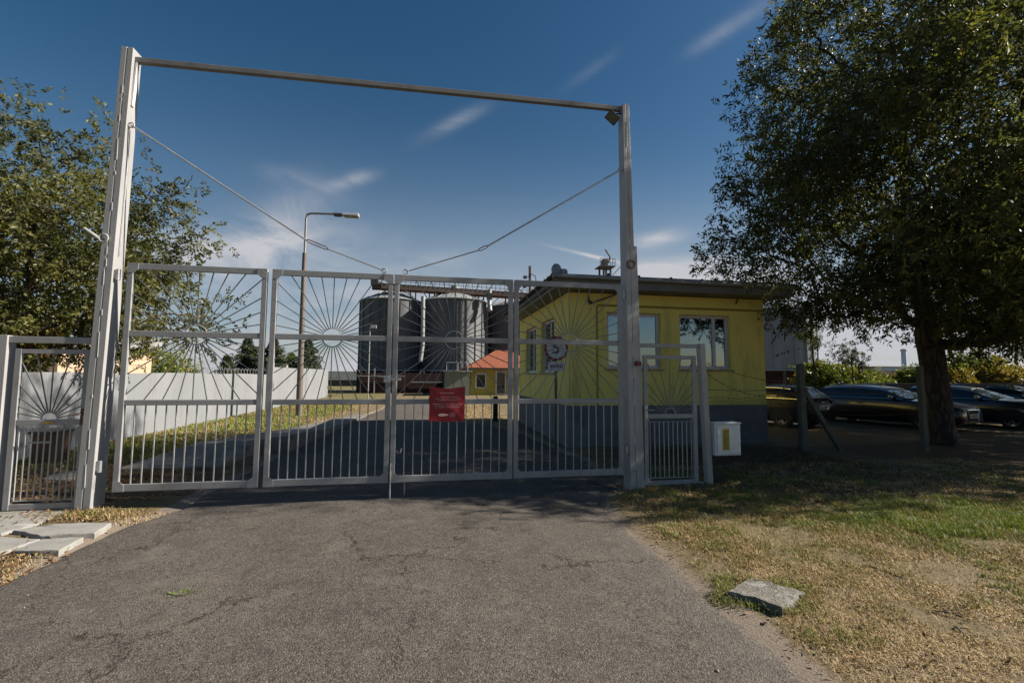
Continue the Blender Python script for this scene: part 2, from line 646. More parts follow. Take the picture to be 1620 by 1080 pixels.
t.bump(t.math('ADD', fine, t.math('MULTIPLY', t.noise(200, 3), .5)), .8, .02)
gmat = t.fin(c, .95, 0, .2)
ground = npmesh('ground', V, F, gmat, smooth=True)
at = ground.data.color_attributes.new('zone', 'FLOAT_COLOR', 'POINT')
at.data.foreach_set('color', np.stack([gm.ravel(), sand.ravel(), soil.ravel(), np.ones(gm.size)], 1).astype(np.float32).ravel())
struct(ground, 'ground of dry straw coloured grass, bare sandy soil and green patches', 'ground')

# asphalt: one sheet, rows of points between two crumbling edges
rows = np.concatenate([np.arange(-30, 1, .5), np.arange(1, 12, .09), np.arange(12, 26.6, .25)])
ncol = 70
AV = []
for y in rows:
    yy = np.full(ncol, y)
    l, r_ = float(ledge(y)) - .06, float(redge(y)) + .06
    if y > 0:
        l += .07 * (float(fbm(np.array([3.1]), np.array([y * 2.2]), 71)[0]) - .5) * 2
        r_ += .08 * (float(fbm(np.array([8.1]), np.array([y * 2.2]), 73)[0]) - .5) * 2
    x = np.linspace(l, r_, ncol)
    z = .006 + .012 * (fbm(x * .8, yy * .8, 81) - .3) + .02 * np.sin(np.pi * (x - l) / (r_ - l)) ** .5 - .008
    z[0] = z[-1] = -.02
    AV.append(np.stack([x, yy, z], 1))
AV = np.concatenate(AV)
idx = np.arange(len(rows) * ncol).reshape(len(rows), ncol)
AF = np.stack([idx[:-1, :-1].ravel(), idx[:-1, 1:].ravel(), idx[1:, 1:].ravel(), idx[1:, :-1].ravel()], 1)
t = NT('worn_asphalt')
ag = t.voro(88, 'F1')
agc = t.voro(88, 'F1', out='Color')
spc = t.n.new('ShaderNodeSeparateColor')
t.l.new(agc, spc.inputs[0])
big = t.noise(.75, 7, .68, (1.6, .55, 1))
c = t.mix(t.rng(big, .3, .7), (.098, .080, .063), (.165, .137, .107))
c = t.mix(t.rng(spc.outputs[0], 0, 1, 0, 1), t.mix(.55, c, (.062, .055, .049)), t.mix(.42, c, (.25, .22, .185)))
c = t.mix(t.rng(spc.outputs[1], .94, 1, 0, .55), c, (.34, .30, .25))
c = t.mix(t.rng(spc.outputs[2], .78, .84, 0, .7), c, (.03, .026, .022))
c = t.mix(t.rng(ag, .35, .75, 0, .6), c, (.045, .04, .036))
c = t.mix(t.rng(t.noise(19, 6, .8), .54, .68, 0, .75), c, (.036, .031, .027))
c = t.mix(t.rng(t.noise(2.8, 5, .7), .5, .72, 0, .45), c, (.055, .046, .038))
c = t.mix(t.rng(t.noise(4.1, 5, .7), .54, .74, 0, .4), c, (.20, .168, .135))
c = t.mix(t.rng(t.noise(.6, 4, .6, (1.4, .8, 1)), .6, .72, 0, .35), c, (.05, .046, .042))
# dust towards the ragged edges and sandy patches
c = t.mix(t.rng(t.noise(1.7, 7, .7), .54, .74, 0, .5), c, (.185, .158, .13))
# crack network: warped cell borders, kept only where a slow noise allows
wv = t.n.new('ShaderNodeVectorMath')
wv.operation = 'ADD'
wn2 = t.n.new('ShaderNodeVectorMath')
wn2.operation = 'SCALE'
t.l.new(t.noise(2.6, 6, .72, out='Color'), wn2.inputs[0])
wn2.inputs['Scale'].default_value = .75
t.l.new(t.co, wv.inputs[0])
t.l.new(wn2.outputs[0], wv.inputs[1])
crk = t.voro(.62, 'DISTANCE_TO_EDGE', wv.outputs[0])
gate_ = t.rng(t.noise(.8, 3), .43, .51)
wid = t.rng(t.noise(9, 4, .7), .35, .7, .0, 1.0)
cf = t.math('MULTIPLY', t.math('MULTIPLY', t.rng(crk, .003, .02, 1, 0), gate_), t.math('MULTIPLY', wid, .9))
c = t.mix(cf, c, (.012, .010, .008))
h = t.math('ADD', t.math('MULTIPLY', t.rng(ag, 0, .6, 1, 0), .8), t.math('SUBTRACT', t.noise(38, 4, .7), t.math('MULTIPLY', cf, 2.5)))
t.bump(h, .7, .007)
amat = t.fin(c, .93, 0, .25)
road = npmesh('driveway', AV, AF, amat, smooth=True)
struct(road, 'cracked grey brown asphalt driveway running under the gate into the yard', 'driveway')

path_m = worn('old_path_concrete', (.13, .12, .105), (.22, .205, .18), 3, .95, bump=.6, bscale=30, dirt=(.07, .055, .04), damt=.9, dscale=4)
mb = MB()
top = [(-3.6, 8.9, .08), (-3.6, 10.7, .30), (-2.98, 10.75, .37), (-2.78, 14.2, .16), (-2.5, 19.8, .03), (-3.0, 20.2, .03), (-3.9, 14.2, .16), (-4.7, 10.6, .28), (-5.2, 8.9, .08)]
bot = [(x, y, -.3) for x, y, z in top]
n = len(top)
mb.add(top + bot, [(0, 1, 7, 8), (1, 2, 3, 6, 7), (3, 4, 5, 6)] + [(i, (i + 1) % n, n + (i + 1) % n, n + i) for i in range(n)])
struct(mb.build('path', path_m), 'pale concrete path with a sloping side wall beside the yard asphalt', 'path')

# ------------------------------------------------------------------ gate portal
GYP = 6.54
portal = thing('gate_portal', (-.45, GYP, 0), 'tall grey steel gate portal with two box posts and a thin top beam', 'gate portal')


def post_box(x0, x1, y0, y1, z1, t0, t1):
    mb = MB()
    ym = (x0 + x1) / 2
    zt = z1

    def tap(mb):
        q = []
        for (x, y, z) in mb.v:
            k = z / zt
            u = (x - x0) / (x1 - x0)
            q.append((x + k * ((t0 - x0) * (1 - u) + (t1 - x1) * u), y0 + (y - y0) * (1 - .3 * k), z))
        mb.v = q
        return mb
    # two rolled channels welded lip to lip, leaving a shallow groove down the front
    mb.box(x0, ym - .006, y0, y1, -.1, z1)
    mb.box(ym + .006, x1, y0 + .001, y1 - .001, -.1, z1 - .004)
    mb.box(ym - .006, ym + .006, y0 + .008, y1 - .008, -.1, z1 - .01)
    return tap(mb)


lp = post_box(-4.20, -4.03, GYP - .06, GYP + .2, 5.97, -4.06, -3.92).build('post', paint_post, portal, bevel=.007)
rp = post_box(2.975, 3.165, GYP - .06, GYP + .2, 6.0, 2.92, 3.025).build('post', paint_post, portal, bevel=.007)
rs = random.Random(5)
for (xm0, xm1, par) in ((-4.115, -3.99, lp), (3.07, 2.972, rp)):
    z = .3
    while z < 5.8:
        h = rs.choice([.04, .07, .1, .22, .35]) * rs.uniform(.7, 1.2)
        if rs.random() < .62:
            xm = xm0 + (xm1 - xm0) * z / 6
            a = xm + rs.uniform(-.012, .006)
            w = rs.uniform(.006, .013)
            MB().prism([(a, GYP - .0625, z), (a + w, GYP - .0625, z + .01), (a + w * .8, GYP - .0625, z + h * .6), (a + w * .5, GYP - .0625, z + h), (a + .001, GYP - .0625, z + h * .7)], (0, .012, 0)).build('paint_chip', paint_chip, par)
        z += h + rs.uniform(.03, .25)
mb = MB()
a, b = Vector((-3.93, GYP + .02, 5.84)), Vector((2.93, GYP + .02, 5.95))
mb.bar(a, b, .07, .07)
shaded_beam_paint = worn('shaded_beam_paint', (.15, .145, .135), (.2, .195, .185), 3, .6, bump=.1, dirt=(.09, .07, .055), damt=.5, dscale=4)  # grey darkened: shade on the beam's front and underside put into the colour
beam = mb.build('top_beam', shaded_beam_paint, portal, bevel=.005)
MB().bar((-3.90, GYP + .01, 5.8), (-3.925, GYP + .01, 5.2), .022, .05).build('hanging_strip', paint_chip, portal)
for (x, z) in ((-3.97, 2.95), (-4.02, .55), (2.95, 2.95), (2.97, .6)):
    s = 1 if x < 0 else -1
    MB().tube([(x + s * .035, GYP - .01, z - .07), (x + s * .035, GYP - .01, z + .07)], .025, 10).box(min(x, x + s * .03), max(x, x + s * .03), GYP - .03, GYP + .01, z - .05, z + .05).build('hinge', galv, portal)
MB().tube([(-4.14, GYP - .07, 3.39), (-4.2, GYP - .1, 3.44), (-4.28, GYP - .12, 3.5)], [.02, .018, .015], 8).ring((-4.09, GYP - .075, 3.4), .05, .011).build('cleat', paint_post, portal)
# slender channel fixed to the right post, from the wicket up
MB().hexa([(3.168, GYP - .03, .02), (3.215, GYP - .03, .02), (3.215, GYP + .09, .02), (3.168, GYP + .09, .02), (3.085, GYP - .03, 3.72), (3.14, GYP - .03, 3.72), (3.14, GYP + .09, 3.72), (3.085, GYP + .09, 3.72)]).build('side_channel', paint_post, portal, bevel=.004)
MB().box(3.06, 3.15, GYP - .115, GYP - .062, 1.86, 1.93).build('lock_box', red_light, portal, bevel=.006)
MB().ring((3.02, GYP - .075, 3.42), .06, .01).build('eyelet', rust, portal)

fl = thing('floodlight', (2.8, GYP, 5.85), 'small black floodlight hanging under the top beam beside the right gate post', 'floodlight')
M4 = Matrix.Translation((2.76, GYP - .02, 5.77)) @ Matrix.Rotation(R(38), 4, 'Y') @ Matrix.Rotation(R(35), 4, 'X')


def xform(mb, M):
    mb.v = [tuple(M @ Vector(p)) for p in mb.v]
    return mb


xform(MB().box(-.1, .1, -.03, .05, -.075, .075), M4).build('housing', black_plastic, fl, bevel=.008)
xform(MB().box(-.082, .082, -.036, -.031, -.058, .058), M4).build('lens', worn('lamp_lens', (.10, .095, .06), (.07, .065, .04), 40, .2, bump=0), fl)
MB().bar((2.925, GYP, 5.87), (2.83, GYP, 5.85), .03, .012).bar((2.83, GYP, 5.85), (2.79, GYP + .02, 5.79), .03, .012).build('bracket', black_plastic, fl)


def cable(pts, tb, label):
    t0 = thing('guy_cable', pts[0], label, 'cable', 'steel guy cables of the gate')
    full = [pts[0]]
    mb = MB()
    mb.tube([pts[0], tb[0]], .012, 8)
    mb.tube([tb[1], pts[1]], .009, 8)
    mb.build('wire_rope', galv, t0, smooth=True)
    d = (tb[1] - tb[0]).normalized()
    u = Vector((-d.z, 0, d.x))
    mb = MB()
    for s in (1, -1):
        mb.tube([tb[0] + u * s * .004, tb[0] + d * .03 + u * s * .018, tb[1] - d * .03 + u * s * .018, tb[1] + u * s * .004], .007, 6)
    mb.build('turnbuckle', rust, t0, smooth=True)
    for p in pts:
        MB().ring(p, .032, .009).build('shackle', galv, t0, smooth=True)


cable([Vector((-3.905, GYP - .02, 4.93)), Vector((-.66, GYP, 3.16))], [wY(485, 380, GYP), wY(519, 394, GYP)], 'grey guy cable running down from the tall left post to the middle of the gate')
cable([Vector((2.885, GYP - .02, 4.93)), Vector((-.36, GYP, 3.16))], [wY(772, 389, GYP), wY(757, 396, GYP)], 'dark guy cable running down from the right post to the middle of the gate')
MB().tube([(-3.93, GYP - .03, 4.93), (-3.925, GYP - .0, 4.85), (-3.94, GYP + .02, 4.0), (-3.95, GYP + .02, 3.2)], .006, 6).build('loose_wire', galv, portal)


def gate_panel(x0, x1, label, latch=False, bolt=False, mir=False):
    g = thing('sunburst_gate', ((x0 + x1) / 2, GYP, .235), label, 'gate', 'sunburst panels of the big folding gate')
    y0, y1 = GYP - .025, GYP + .025
    s = .066
    zs = [(3.03, 3.11), (2.165, 2.24), (1.295, 1.365), (.235, .325)]
    mb = MB()
    mb.box(x0, x0 + s, y0, y1, .235, 3.11)
    mb.box(x1 - s, x1, y0, y1, .235, 3.11)
    for k, (a, b) in enumerate(zs):
        e = .002 + .001 * k
        mb.box(x0 + s, x1 - s, y0 + e, y1 - e, a + (.001 if k == 3 else 0), b - (.001 if k == 0 else 0))
    mb.build('frame', paint_grey, g, bevel=.005)
    c = .125
    for (xa, sx) in ((x0, 1), (x1, -1)):
        for (za, sz) in ((3.108, -1), (.237, 1)):
            MB().prism([(xa + sx * .003, y0 - .004, za), (xa + sx * c, y0 - .004, za), (xa + sx * c, y0 - .004, za + sz * .078), (xa + sx * .074, y0 - .004, za + sz * c), (xa + sx * .003, y0 - .004, za + sz * c)], (0, .006, 0)).build('corner_plate', paint_grey, g)
    xc, zc = (x0 + x1) / 2, 2.2025
    MB().ring((xc, GYP, zc), .128, .008).build('ring', rod_paint, g, smooth=True)
    hw = (x1 - x0) / 2 - s
    for k in range(1, 16):
        for sg in (1, -1):
            an = math.pi * k / 16
            dx, dz = math.cos(an), math.sin(an) * sg
            hh = (3.03 - zc) if sg > 0 else (zc - 1.365)
            tt = min(hw / abs(dx) if abs(dx) > 1e-6 else 9, hh / abs(dz)) + .004
            p, q = Vector((xc + dx * .13, GYP, zc + dz * .13)), Vector((xc + dx * tt, GYP, zc + dz * tt))
            q.z += rs.uniform(-.006, .006)
            MB().bar(p, q, .011, .011, (0, 1, 0)).build('ray', ray_paint, g)
    for k in range(12):
        x = x0 + s + (x1 - x0 - 2 * s) * (k + 1) / 13
        MB().bar((x, GYP, .322), (x + rs.uniform(-.004, .004), GYP, 1.298), .013, .013, (0, 1, 0)).build('baluster', rod_paint, g)
    if latch:
        mb = MB().box(x1 - .02, x1 + .14, y0 - .022, y0 - .008, 1.62, 1.66).box(x1 - .09, x1 - .015, y0 - .03, y0 - .004, 1.595, 1.685).tube([(x1 - .16, y0 - .02, 1.68), (x1 - .02, y0 - .02, 1.665)], .014, 8)
        mb.build('latch', galv, g, bevel=.003)
    if bolt:
        MB().tube([(x0 + .01, y0 - .014, .5), (x0 + .01, y0 - .014, .01)], .011, 8).box(x0 - .0, x0 + .045, y0 - .02, y0 - .002, .43, .46).build('drop_bolt', paint_grey, g)
        MB().tube([(x0 + .09, y0 - .012, .66), (x0 + .105, y0 - .03, .63), (x0 + .14, y0 - .035, .645), (x0 + .15, y0 - .03, .7)], .007, 6).build('hook', galv, g)
        MB().tube([(x0 + .2, GYP + .02, .235), (x0 + .2, GYP + .02, .06)], .009, 6).build('stop_rod', galv, g)
    return g


gate_panel(-3.83, -2.17, 'sunburst gate panel hung on the tall left post, white fence seen through its bars')
gate_panel(-2.11, -.53, 'sunburst gate panel with the street lamp pole behind it, second from left', latch=True)
gate_panel(-.512, 1.186, 'sunburst gate panel carrying the red notice, silos behind it', bolt=True)
gate_panel(1.206, 2.89, 'sunburst gate panel next to the right post, speed limit sign behind it')

# red notice tied over the bars of the third panel
no = thing('notice_banner', (.26, GYP - .035, 1.05), 'red printed notice banner tied to the middle of the gate', 'notice')
red = worn('red_vinyl', (.30, .015, .025), (.24, .012, .02), 3, .38, bump=.1, bscale=8)
nu, nv = 24, 22
vs, fs = [], []
for j in range(nv + 1):
    for i in range(nu + 1):
        u, v = i / nu, j / nv
        x = .0 + u * .50 + .012 * math.sin(v * 3.1) * (1 - 2 * u) * .3
        z = 1.055 + v * .48 - .016 * math.sin(math.pi * u) * v + .006 * math.sin(u * 9)
        dg = (u - (1 - v))
        y = GYP - .042 - .010 * math.exp(-(dg * 9) ** 2) - .006 * math.exp(-((u - .55 - (1 - v) * .6) * 9) ** 2) + .004 * math.sin(u * 7 + v * 3)
        vs.append((x, y, z))
m_ = len(vs)
vs += [(x, y + .002, z) for x, y, z in vs]
for j in range(nv):
    for i in range(nu):
        a = j * (nu + 1) + i
        fs.append((a, a + 1, a + nu + 2, a + nu + 1))
        fs.append((m_ + a, m_ + a + nu + 1, m_ + a + nu + 2, m_ + a + 1))
MB().add(vs, fs).build('sheet', red, no, smooth=True)
ink = worn('pale_pink_ink', (.62, .42, .42), (.55, .34, .35), 20, .5, bump=0)
mb = MB()
rn = random.Random(11)


def dashes(mb, xa, xb, z, h, cw):
    x = xa
    while x < xb:
        w = cw * rn.uniform(.6, 1.1)
        if rn.random() > .14:
            hh = h * rn.choice([.7, .7, 1, .85])
            mb.box(x, min(x + w, xb), GYP - .0585, GYP - .0575, z, z + hh)
        x += w + cw * .3


dashes(mb, .155, .345, 1.445, .016, .013)
mb.build('text_line', ink, no)
for (xa, xb, z) in ((.14, .40, 1.395), (.09, .44, 1.37), (.12, .40, 1.345), (.04, .47, 1.297), (.06, .45, 1.272), (.08, .43, 1.247)):
    mb = MB()
    dashes(mb, xa, xb, z, .009, .008)
    mb.build('text_line', ink, no)
for z in (1.165, 1.145, 1.122):
    mb = MB()
    dashes(mb, .29, .37, z, .008, .007)
    mb.build('text_line', ink, no)
mb = MB()
mb.prism([(.12, GYP - .0585, 1.145), (.15, GYP - .0585, 1.165), (.2, GYP - .0585, 1.168), (.27, GYP - .0585, 1.155), (.262, GYP - .0585, 1.14), (.2, GYP - .0585, 1.13), (.15, GYP - .0585, 1.128)], (0, .001, 0))
mb.build('logo', ink, no)
for (x, z) in ((.01, 1.53), (.49, 1.53)):
    MB().tube([(x, GYP - .04, z), (x + .01, GYP, z + .02), (x, GYP + .02, z)], .004, 5).build('cable_tie', black_plastic, no)


def wicket(x0, x1, zt, label, lock_side):
    g = thing('wicket_gate', ((x0 + x1) / 2, GYP, .06), label, 'wicket gate', 'small side gates with half sun grilles')
    y0, y1 = GYP - .02, GYP + .02
    s = .065
    zr = 1.06
    mb = MB().box(x0, x0 + s, y0, y1, .06, zt).box(x1 - s, x1, y0, y1, .06, zt)
    for k, (a, b) in enumerate(((zt - .06, zt), (zr, zr + .07), (.06, .13))):
        e = .002 + k * .001
        mb.box(x0 + s, x1 - s, y0 + e, y1 - e, a + .001, b - .001)
    mb.build('frame', paint_grey, g, bevel=.004)
    xc, zc = (x0 + x1) / 2, zr + .07
    pts = [(xc + .085 * math.cos(math.pi * k / 14), GYP, zc + .085 * math.sin(math.pi * k / 14)) for k in range(15)]
    MB().tube(pts, .008, 6).build('half_ring', rod_paint, g, smooth=True)
    hw, hh = (x1 - x0) / 2 - s, zt - .06 - zc
    for k in range(1, 14):
        an = math.pi * k / 14
        dx, dz = math.cos(an), math.sin(an)
        tt = min(hw / abs(dx) if abs(dx) > 1e-6 else 9, hh / dz) + .003
        MB().bar((xc + dx * .088, GYP, zc + dz * .088), (xc + dx * tt, GYP, zc + dz * tt), .011, .011, (0, 1, 0)).build('ray', ray_paint, g)
    # inner hoop that carries the upright bars
    a, b, z0, z1 = x0 + s + .035, x1 - s - .035, .165, zr - .05
    MB().tube([(a, GYP, z0), (a, GYP, z1), (b, GYP, z1), (b, GYP, z0), (a, GYP, z0)], .008, 6).bar((a, GYP, z1), (x0 + s, GYP, z1 + .045), .012).bar((b, GYP, z1), (x1 - s, GYP, z1 + .045), .012).bar((a, GYP, z0), (x0 + s, GYP, .13), .012).bar((b, GYP, z0), (x1 - s, GYP, .13), .012).build('hoop', rod_paint, g)
    for k in range(8):
        x = a + (b - a) * (k + 1) / 9
        MB().bar((x, GYP, z0), (x, GYP, z1), .012, .012, (0, 1, 0)).build('baluster', rod_paint, g)
    xl = x1 - .035 if lock_side > 0 else x0 + .035
    MB().box(xl - .022, xl + .022, y0 - .006, y0 - .002, zr + .0, zr + .2).build('lock_plate', rust if lock_side > 0 else galv, g)
    MB().tube([(xl, y0 - .004, zr + .13), (xl, y0 - .05, zr + .13), (xl - lock_side * .1, y0 - .05, zr + .13)], .008, 6).build('handle', rust if lock_side > 0 else galv, g)
    return g


lw_ = wicket(-4.97, -4.17, 1.99, 'left wicket gate with half sun grille beside the tall left post, fence behind', 1)
MB().box(-4.62, -4.5, GYP - .0235, GYP - .019, 1.08, 1.105).build('name_plate', brass, lw_)
wicket(3.225, 4.11, 2.03, 'right wicket gate with half sun grille in front of the yellow gatehouse', -1)
fr = thing('wicket_portal', (-5.04, GYP, 0), 'grey post and top rail framing the left wicket gate', 'gate frame')
MB().box(-5.13, -5.04, GYP - .05, GYP + .08, -.1, 2.15).build('post', paint_post, fr, bevel=.005)
MB().box(-5.039, -4.13, GYP - .03, GYP + .03, 2.06, 2.14).build('top_rail', paint_grey, fr, bevel=.004)
MB().box(-5.3, -4.142, GYP - .04, GYP + .2, -.1, .05).build('threshold', concrete, fr, bevel=.012)
fr = thing('wicket_portal', (4.24, GYP, 0), 'leaning pale post and thin top rail framing the right wicket gate', 'gate frame')
MB().hexa([(4.255, GYP - .05, -.1), (4.345, GYP - .05, -.1), (4.345, GYP + .06, -.1), (4.255, GYP + .06, -.1), (4.165, GYP - .05, 2.22), (4.255, GYP - .05, 2.22), (4.255, GYP + .06, 2.22), (4.165, GYP + .06, 2.22)]).build('post', paint_post, fr, bevel=.006)
MB().box(3.15, 4.163, GYP - .025, GYP + .025, 2.15, 2.21).build('top_rail', paint_grey, fr, bevel=.004)
MB().box(4.115, 4.2, GYP - .02, GYP + .02, .03, .09).build('foot_stop', galv, fr)

eb = thing('meter_box', (4.58, GYP, .5), 'white electric meter box with a yellow warning label beside the right wicket', 'meter box')
white_box = worn('white_box_plastic', (.72, .73, .74), (.66, .67, .68), 4, .45, bump=.03, dirt=(.3, .29, .26), damt=.4)
MB().box(4.352, 4.79, GYP - .1, GYP + .06, .49, .975).build('cabinet', white_box, eb, bevel=.01)
MB().box(4.385, 4.765, GYP - .112, GYP - .1025, .52, .945).build('door', white_box, eb, bevel=.006)
MB().box(4.34, 4.8, GYP - .125, GYP + .07, .977, .995).build('lid', white_box, eb, bevel=.004)
lab = MB().box(4.47, 4.585, GYP - .1155, GYP - .1125, .575, .905).build('warning_label', worn('yellow_label', (.5, .36, .02), (.42, .3, .02), 9, .5, bump=0), eb)
mb = MB()
for r_ in range(9):
    mb = MB()
    z = .60 + r_ * .033
    x = 4.487
    while x < 4.565:
        w = rn.uniform(.008, .018)
        mb.box(x, x + w, GYP - .1175, GYP - .116, z, z + rn.uniform(.008, .02))
        x += w + .007
    mb.build('text_line', black_plastic, lab)

# speed limit sign inside the yard
sgn = thing('speed_limit_sign', (3.02, 10.9, 0), 'round speed limit 5 sign with a small plate on a grey pole', 'road sign')
SY = 9.6
pc = wY(880, 551, SY)
ORG[sgn.name] = Vector((pc.x, SY, 0))
sgn.location = (pc.x, SY, 0)
rad = (wY(899, 546, SY) - wY(861, 546, SY)).x / 2
white_sign = worn('sign_white', (.55, .55, .55), (.47, .47, .47), 6, .5, bump=0, dirt=(.2, .19, .17), damt=.4)
red_sign = worn('sign_red', (.2, .015, .02), (.13, .012, .015), 9, .5, bump=0, dirt=(.1, .05, .05), damt=.4)


def disc(mb, c, r0, r1, y, d, n=40):
    vs = []
    for i in range(n):
        a = 2 * math.pi * i / n
        for rr in (r0, r1):
            for yy in (y, y + d):
                vs.append((c.x + rr * math.cos(a), yy, c.z + rr * math.sin(a)))
    fs = []
    for i in range(n):
        p, q = i * 4, ((i + 1) % n) * 4
        fs += [(p, q, q + 2, p + 2), (p + 1, p + 3, q + 3, q + 1), (p + 2, q + 2, q + 3, p + 3), (p, p + 1, q + 1, q)]
    return mb.add(vs, fs)


MB().tube([(pc.x, SY + .035, -.2), (pc.x, SY + .035, pc.z + rad * .8)], .03, 12).build('pole', worn('dark_pole', (.07, .07, .07), (.11, .11, .1), 9, .5, .4), sgn, smooth=True)
face = disc(MB(), pc, .001, rad * .995, SY - .004, .006).build('disc', white_sign, sgn)
disc(MB(), pc, rad * .8, rad, SY - .007, .0025).build('red_border', red_sign, sgn)
text_mesh('numeral', '5', rad * 1.45, black_plastic, sgn, Matrix.Translation(Vector((-.01, -.0085, pc.z + rad * .02))) @ FACE, .002)
pz = pc.z - rad - .12
pl = MB().box(pc.x - .19, pc.x + .19, SY - .004, SY + .002, pz - .1, pz + .1).build('plate', white_sign, sgn, bevel=.002)
mb = MB()
x = pc.x - .13
while x < pc.x + .13:
    w = rn.uniform(.015, .03)
    MB().box(x, x + w, SY - .006, SY - .0045, pz - .03, pz + .035).build('letter', black_plastic, pl)
    x += w + .014
# ------------------------------------------------------------------ yellow gatehouse
yellow = worn('yellow_render', (.79, .66, .175), (.72, .60, .155), 1.6, .9, bump=.25, bscale=120, dirt=(.42, .34, .12), damt=.7, dscale=1.6, stretch=(1.4, 1.4, .35))
plinth_m = worn('grey_plinth_render', (.13, .135, .145), (.17, .175, .185), 2.5, .9, bump=.4, bscale=90, dirt=(.05, .05, .05), damt=.7, dscale=2)
fascia_m = worn('dark_fascia', (.12, .115, .105), (.17, .16, .145), 2, .6, bump=.1, dirt=(.18, .16, .13), damt=.4, dscale=4)
roof_m = worn('bitumen_roof', (.10, .10, .09), (.16, .15, .13), 2, .9, bump=.4, dirt=(.09, .1, .05), damt=.6)
gutter_m = worn('gutter_zinc', (.22, .22, .22), (.3, .3, .29), 3, .5, .4, bump=.05, dirt=(.12, .11, .1), damt=.5)
pvc = worn('pvc_window_frame', (.58, .54, .58), (.5, .47, .5), 3, .4, bump=0, dirt=(.3, .27, .26), damt=.3)
sill_m = worn('grey_sill', (.16, .16, .16), (.22, .22, .21), 5, .7, bump=.1)
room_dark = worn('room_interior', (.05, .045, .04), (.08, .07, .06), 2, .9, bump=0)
curtain_m = worn('net_curtain', (.55, .56, .55), (.42, .43, .43), 18, .9, bump=0, stretch=(1, 1, .05))

bld = thing('gatehouse', (5.9, 13.5, 0), 'yellow flat roofed gatehouse with grey plinth and white framed windows', 'building')
X0, X1, Y0, Y1, ZP, ZT = 3.26, 8.56, 10.47, 16.5, 1.0, 3.72
# walls as a solid with window recesses: built from strips around the openings
FWN = [(4.24, 5.66, 1.9, 3.27), (6.16, 7.58, 1.9, 3.27)]
SWN = [(11.76, 13.18, 1.8, 3.28), (13.86, 15.36, 1.8, 3.28)]
mb = MB()
TH = .3


def strips(a0, a1, wins, z0, z1, put):
    a = a0
    for (w0, w1, s0, s1) in wins:
        put(a, w0, z0, z1)
        put(w0, w1, z0, s0)
        put(w0, w1, s1, z1)
        a = w1
    put(a, a1, z0, z1)


strips(X0, X1, FWN, ZP, ZT, lambda a, b, c, d: mb.box(a, b, Y0, Y0 + TH, c, d))
strips(Y0 + TH, Y1, SWN, ZP, ZT, lambda a, b, c, d: mb.box(X0, X0 + TH, a, b, c, d))
mb.box(X1 - TH, X1, Y0 + TH, Y1, ZP, ZT).box(X0 + TH, X1 - TH, Y1 - TH, Y1, ZP, ZT)
wall = mb.build('wall', yellow, bld)
MB().box(X0 - .012, X1 + .012, Y0 - .012, Y1 + .012, -.4, ZP - .003).build('plinth', plinth_m, bld, bevel=.01)
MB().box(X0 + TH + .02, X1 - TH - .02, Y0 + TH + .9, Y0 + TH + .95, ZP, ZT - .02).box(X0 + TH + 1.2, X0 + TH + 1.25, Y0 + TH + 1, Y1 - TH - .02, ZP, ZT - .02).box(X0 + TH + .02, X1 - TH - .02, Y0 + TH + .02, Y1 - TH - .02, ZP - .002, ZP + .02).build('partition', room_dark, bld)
# thin raised render band round the front facade, and its upright
MB().box(3.98, X1 + .012, Y0 - .022, Y0 + .001, 3.40, 3.45).box(3.965, 3.995, Y0 - .022, Y0 + .001, ZP, 3.40).build('moulding', worn('yellow_band', (.30, .22, .05), (.26, .19, .04), 3, .9, bump=.1), wall)


def window(par, x0, x1, z0, z1, side=False, mull=.62, curtain=False):
    # built on the front plane; the side windows swap axes
    def T(mb):
        if side:
            mb.v = [(X0 + (p[1] - Y0), p[0], p[2]) for p in mb.v]
        return mb
    ya, yb = Y0 + .10, Y0 + .17
    f = .075
    xm = x0 + (x1 - x0) * mull
    mb = MB().box(x0 + .002, x0 + f, ya, yb, z0 + .002, z1 - .002).box(x1 - f, x1 - .002, ya, yb, z0 + .002, z1 - .002)
    mb.box(x0 + f, x1 - f, ya + .002, yb - .002, z0 + .002, z0 + f).box(x0 + f, x1 - f, ya + .002, yb - .002, z1 - f, z1 - .002)
    mb.box(xm - .045, xm + .045, ya + .004, yb - .004, z0 + f, z1 - f)
    w = T(mb).build('window', pvc, par, bevel=.004)
    T(MB().box(x0 + f, xm - .045, ya + .03, ya + .042, z0 + f, z1 - f)).build('pane', clear_pane, w)
    T(MB().box(xm + .045, x1 - f, ya + .03, ya + .042, z0 + f, z1 - f)).build('pane', clear_pane, w)
    T(MB().hexa([(x0 - .06, Y0 - .05, z0 - .055), (x1 + .06, Y0 - .05, z0 - .055), (x1 + .06, ya, z0 - .04), (x0 - .06, ya, z0 - .04), (x0 - .06, Y0 - .05, z0 - .03), (x1 + .06, Y0 - .05, z0 - .03), (x1 + .06, ya, z0 + .001), (x0 - .06, ya, z0 + .001)])).build('sill', sill_m, w)
    return w


w = window(bld, *FWN[0], mull=.36)
w2 = window(bld, *FWN[1], mull=.72)
for q in SWN:
    window(bld, *q, side=True, mull=.5)
def curtain(par, x0, x1, z0, z1):
    n = 40
    vs, fs = [], []
    for i in range(n + 1):
        x = x0 + (x1 - x0) * i / n
        y = Y0 + .26 + .022 * math.sin(i * 1.35) + .01 * math.sin(i * .7)
        vs += [(x, y, z0 + .03), (x, y, z1 - .06)]
    for i in range(n):
        fs.append((i * 2, i * 2 + 2, i * 2 + 3, i * 2 + 1))
    MB().add(vs, fs).build('curtain', curtain_m, par, smooth=True)


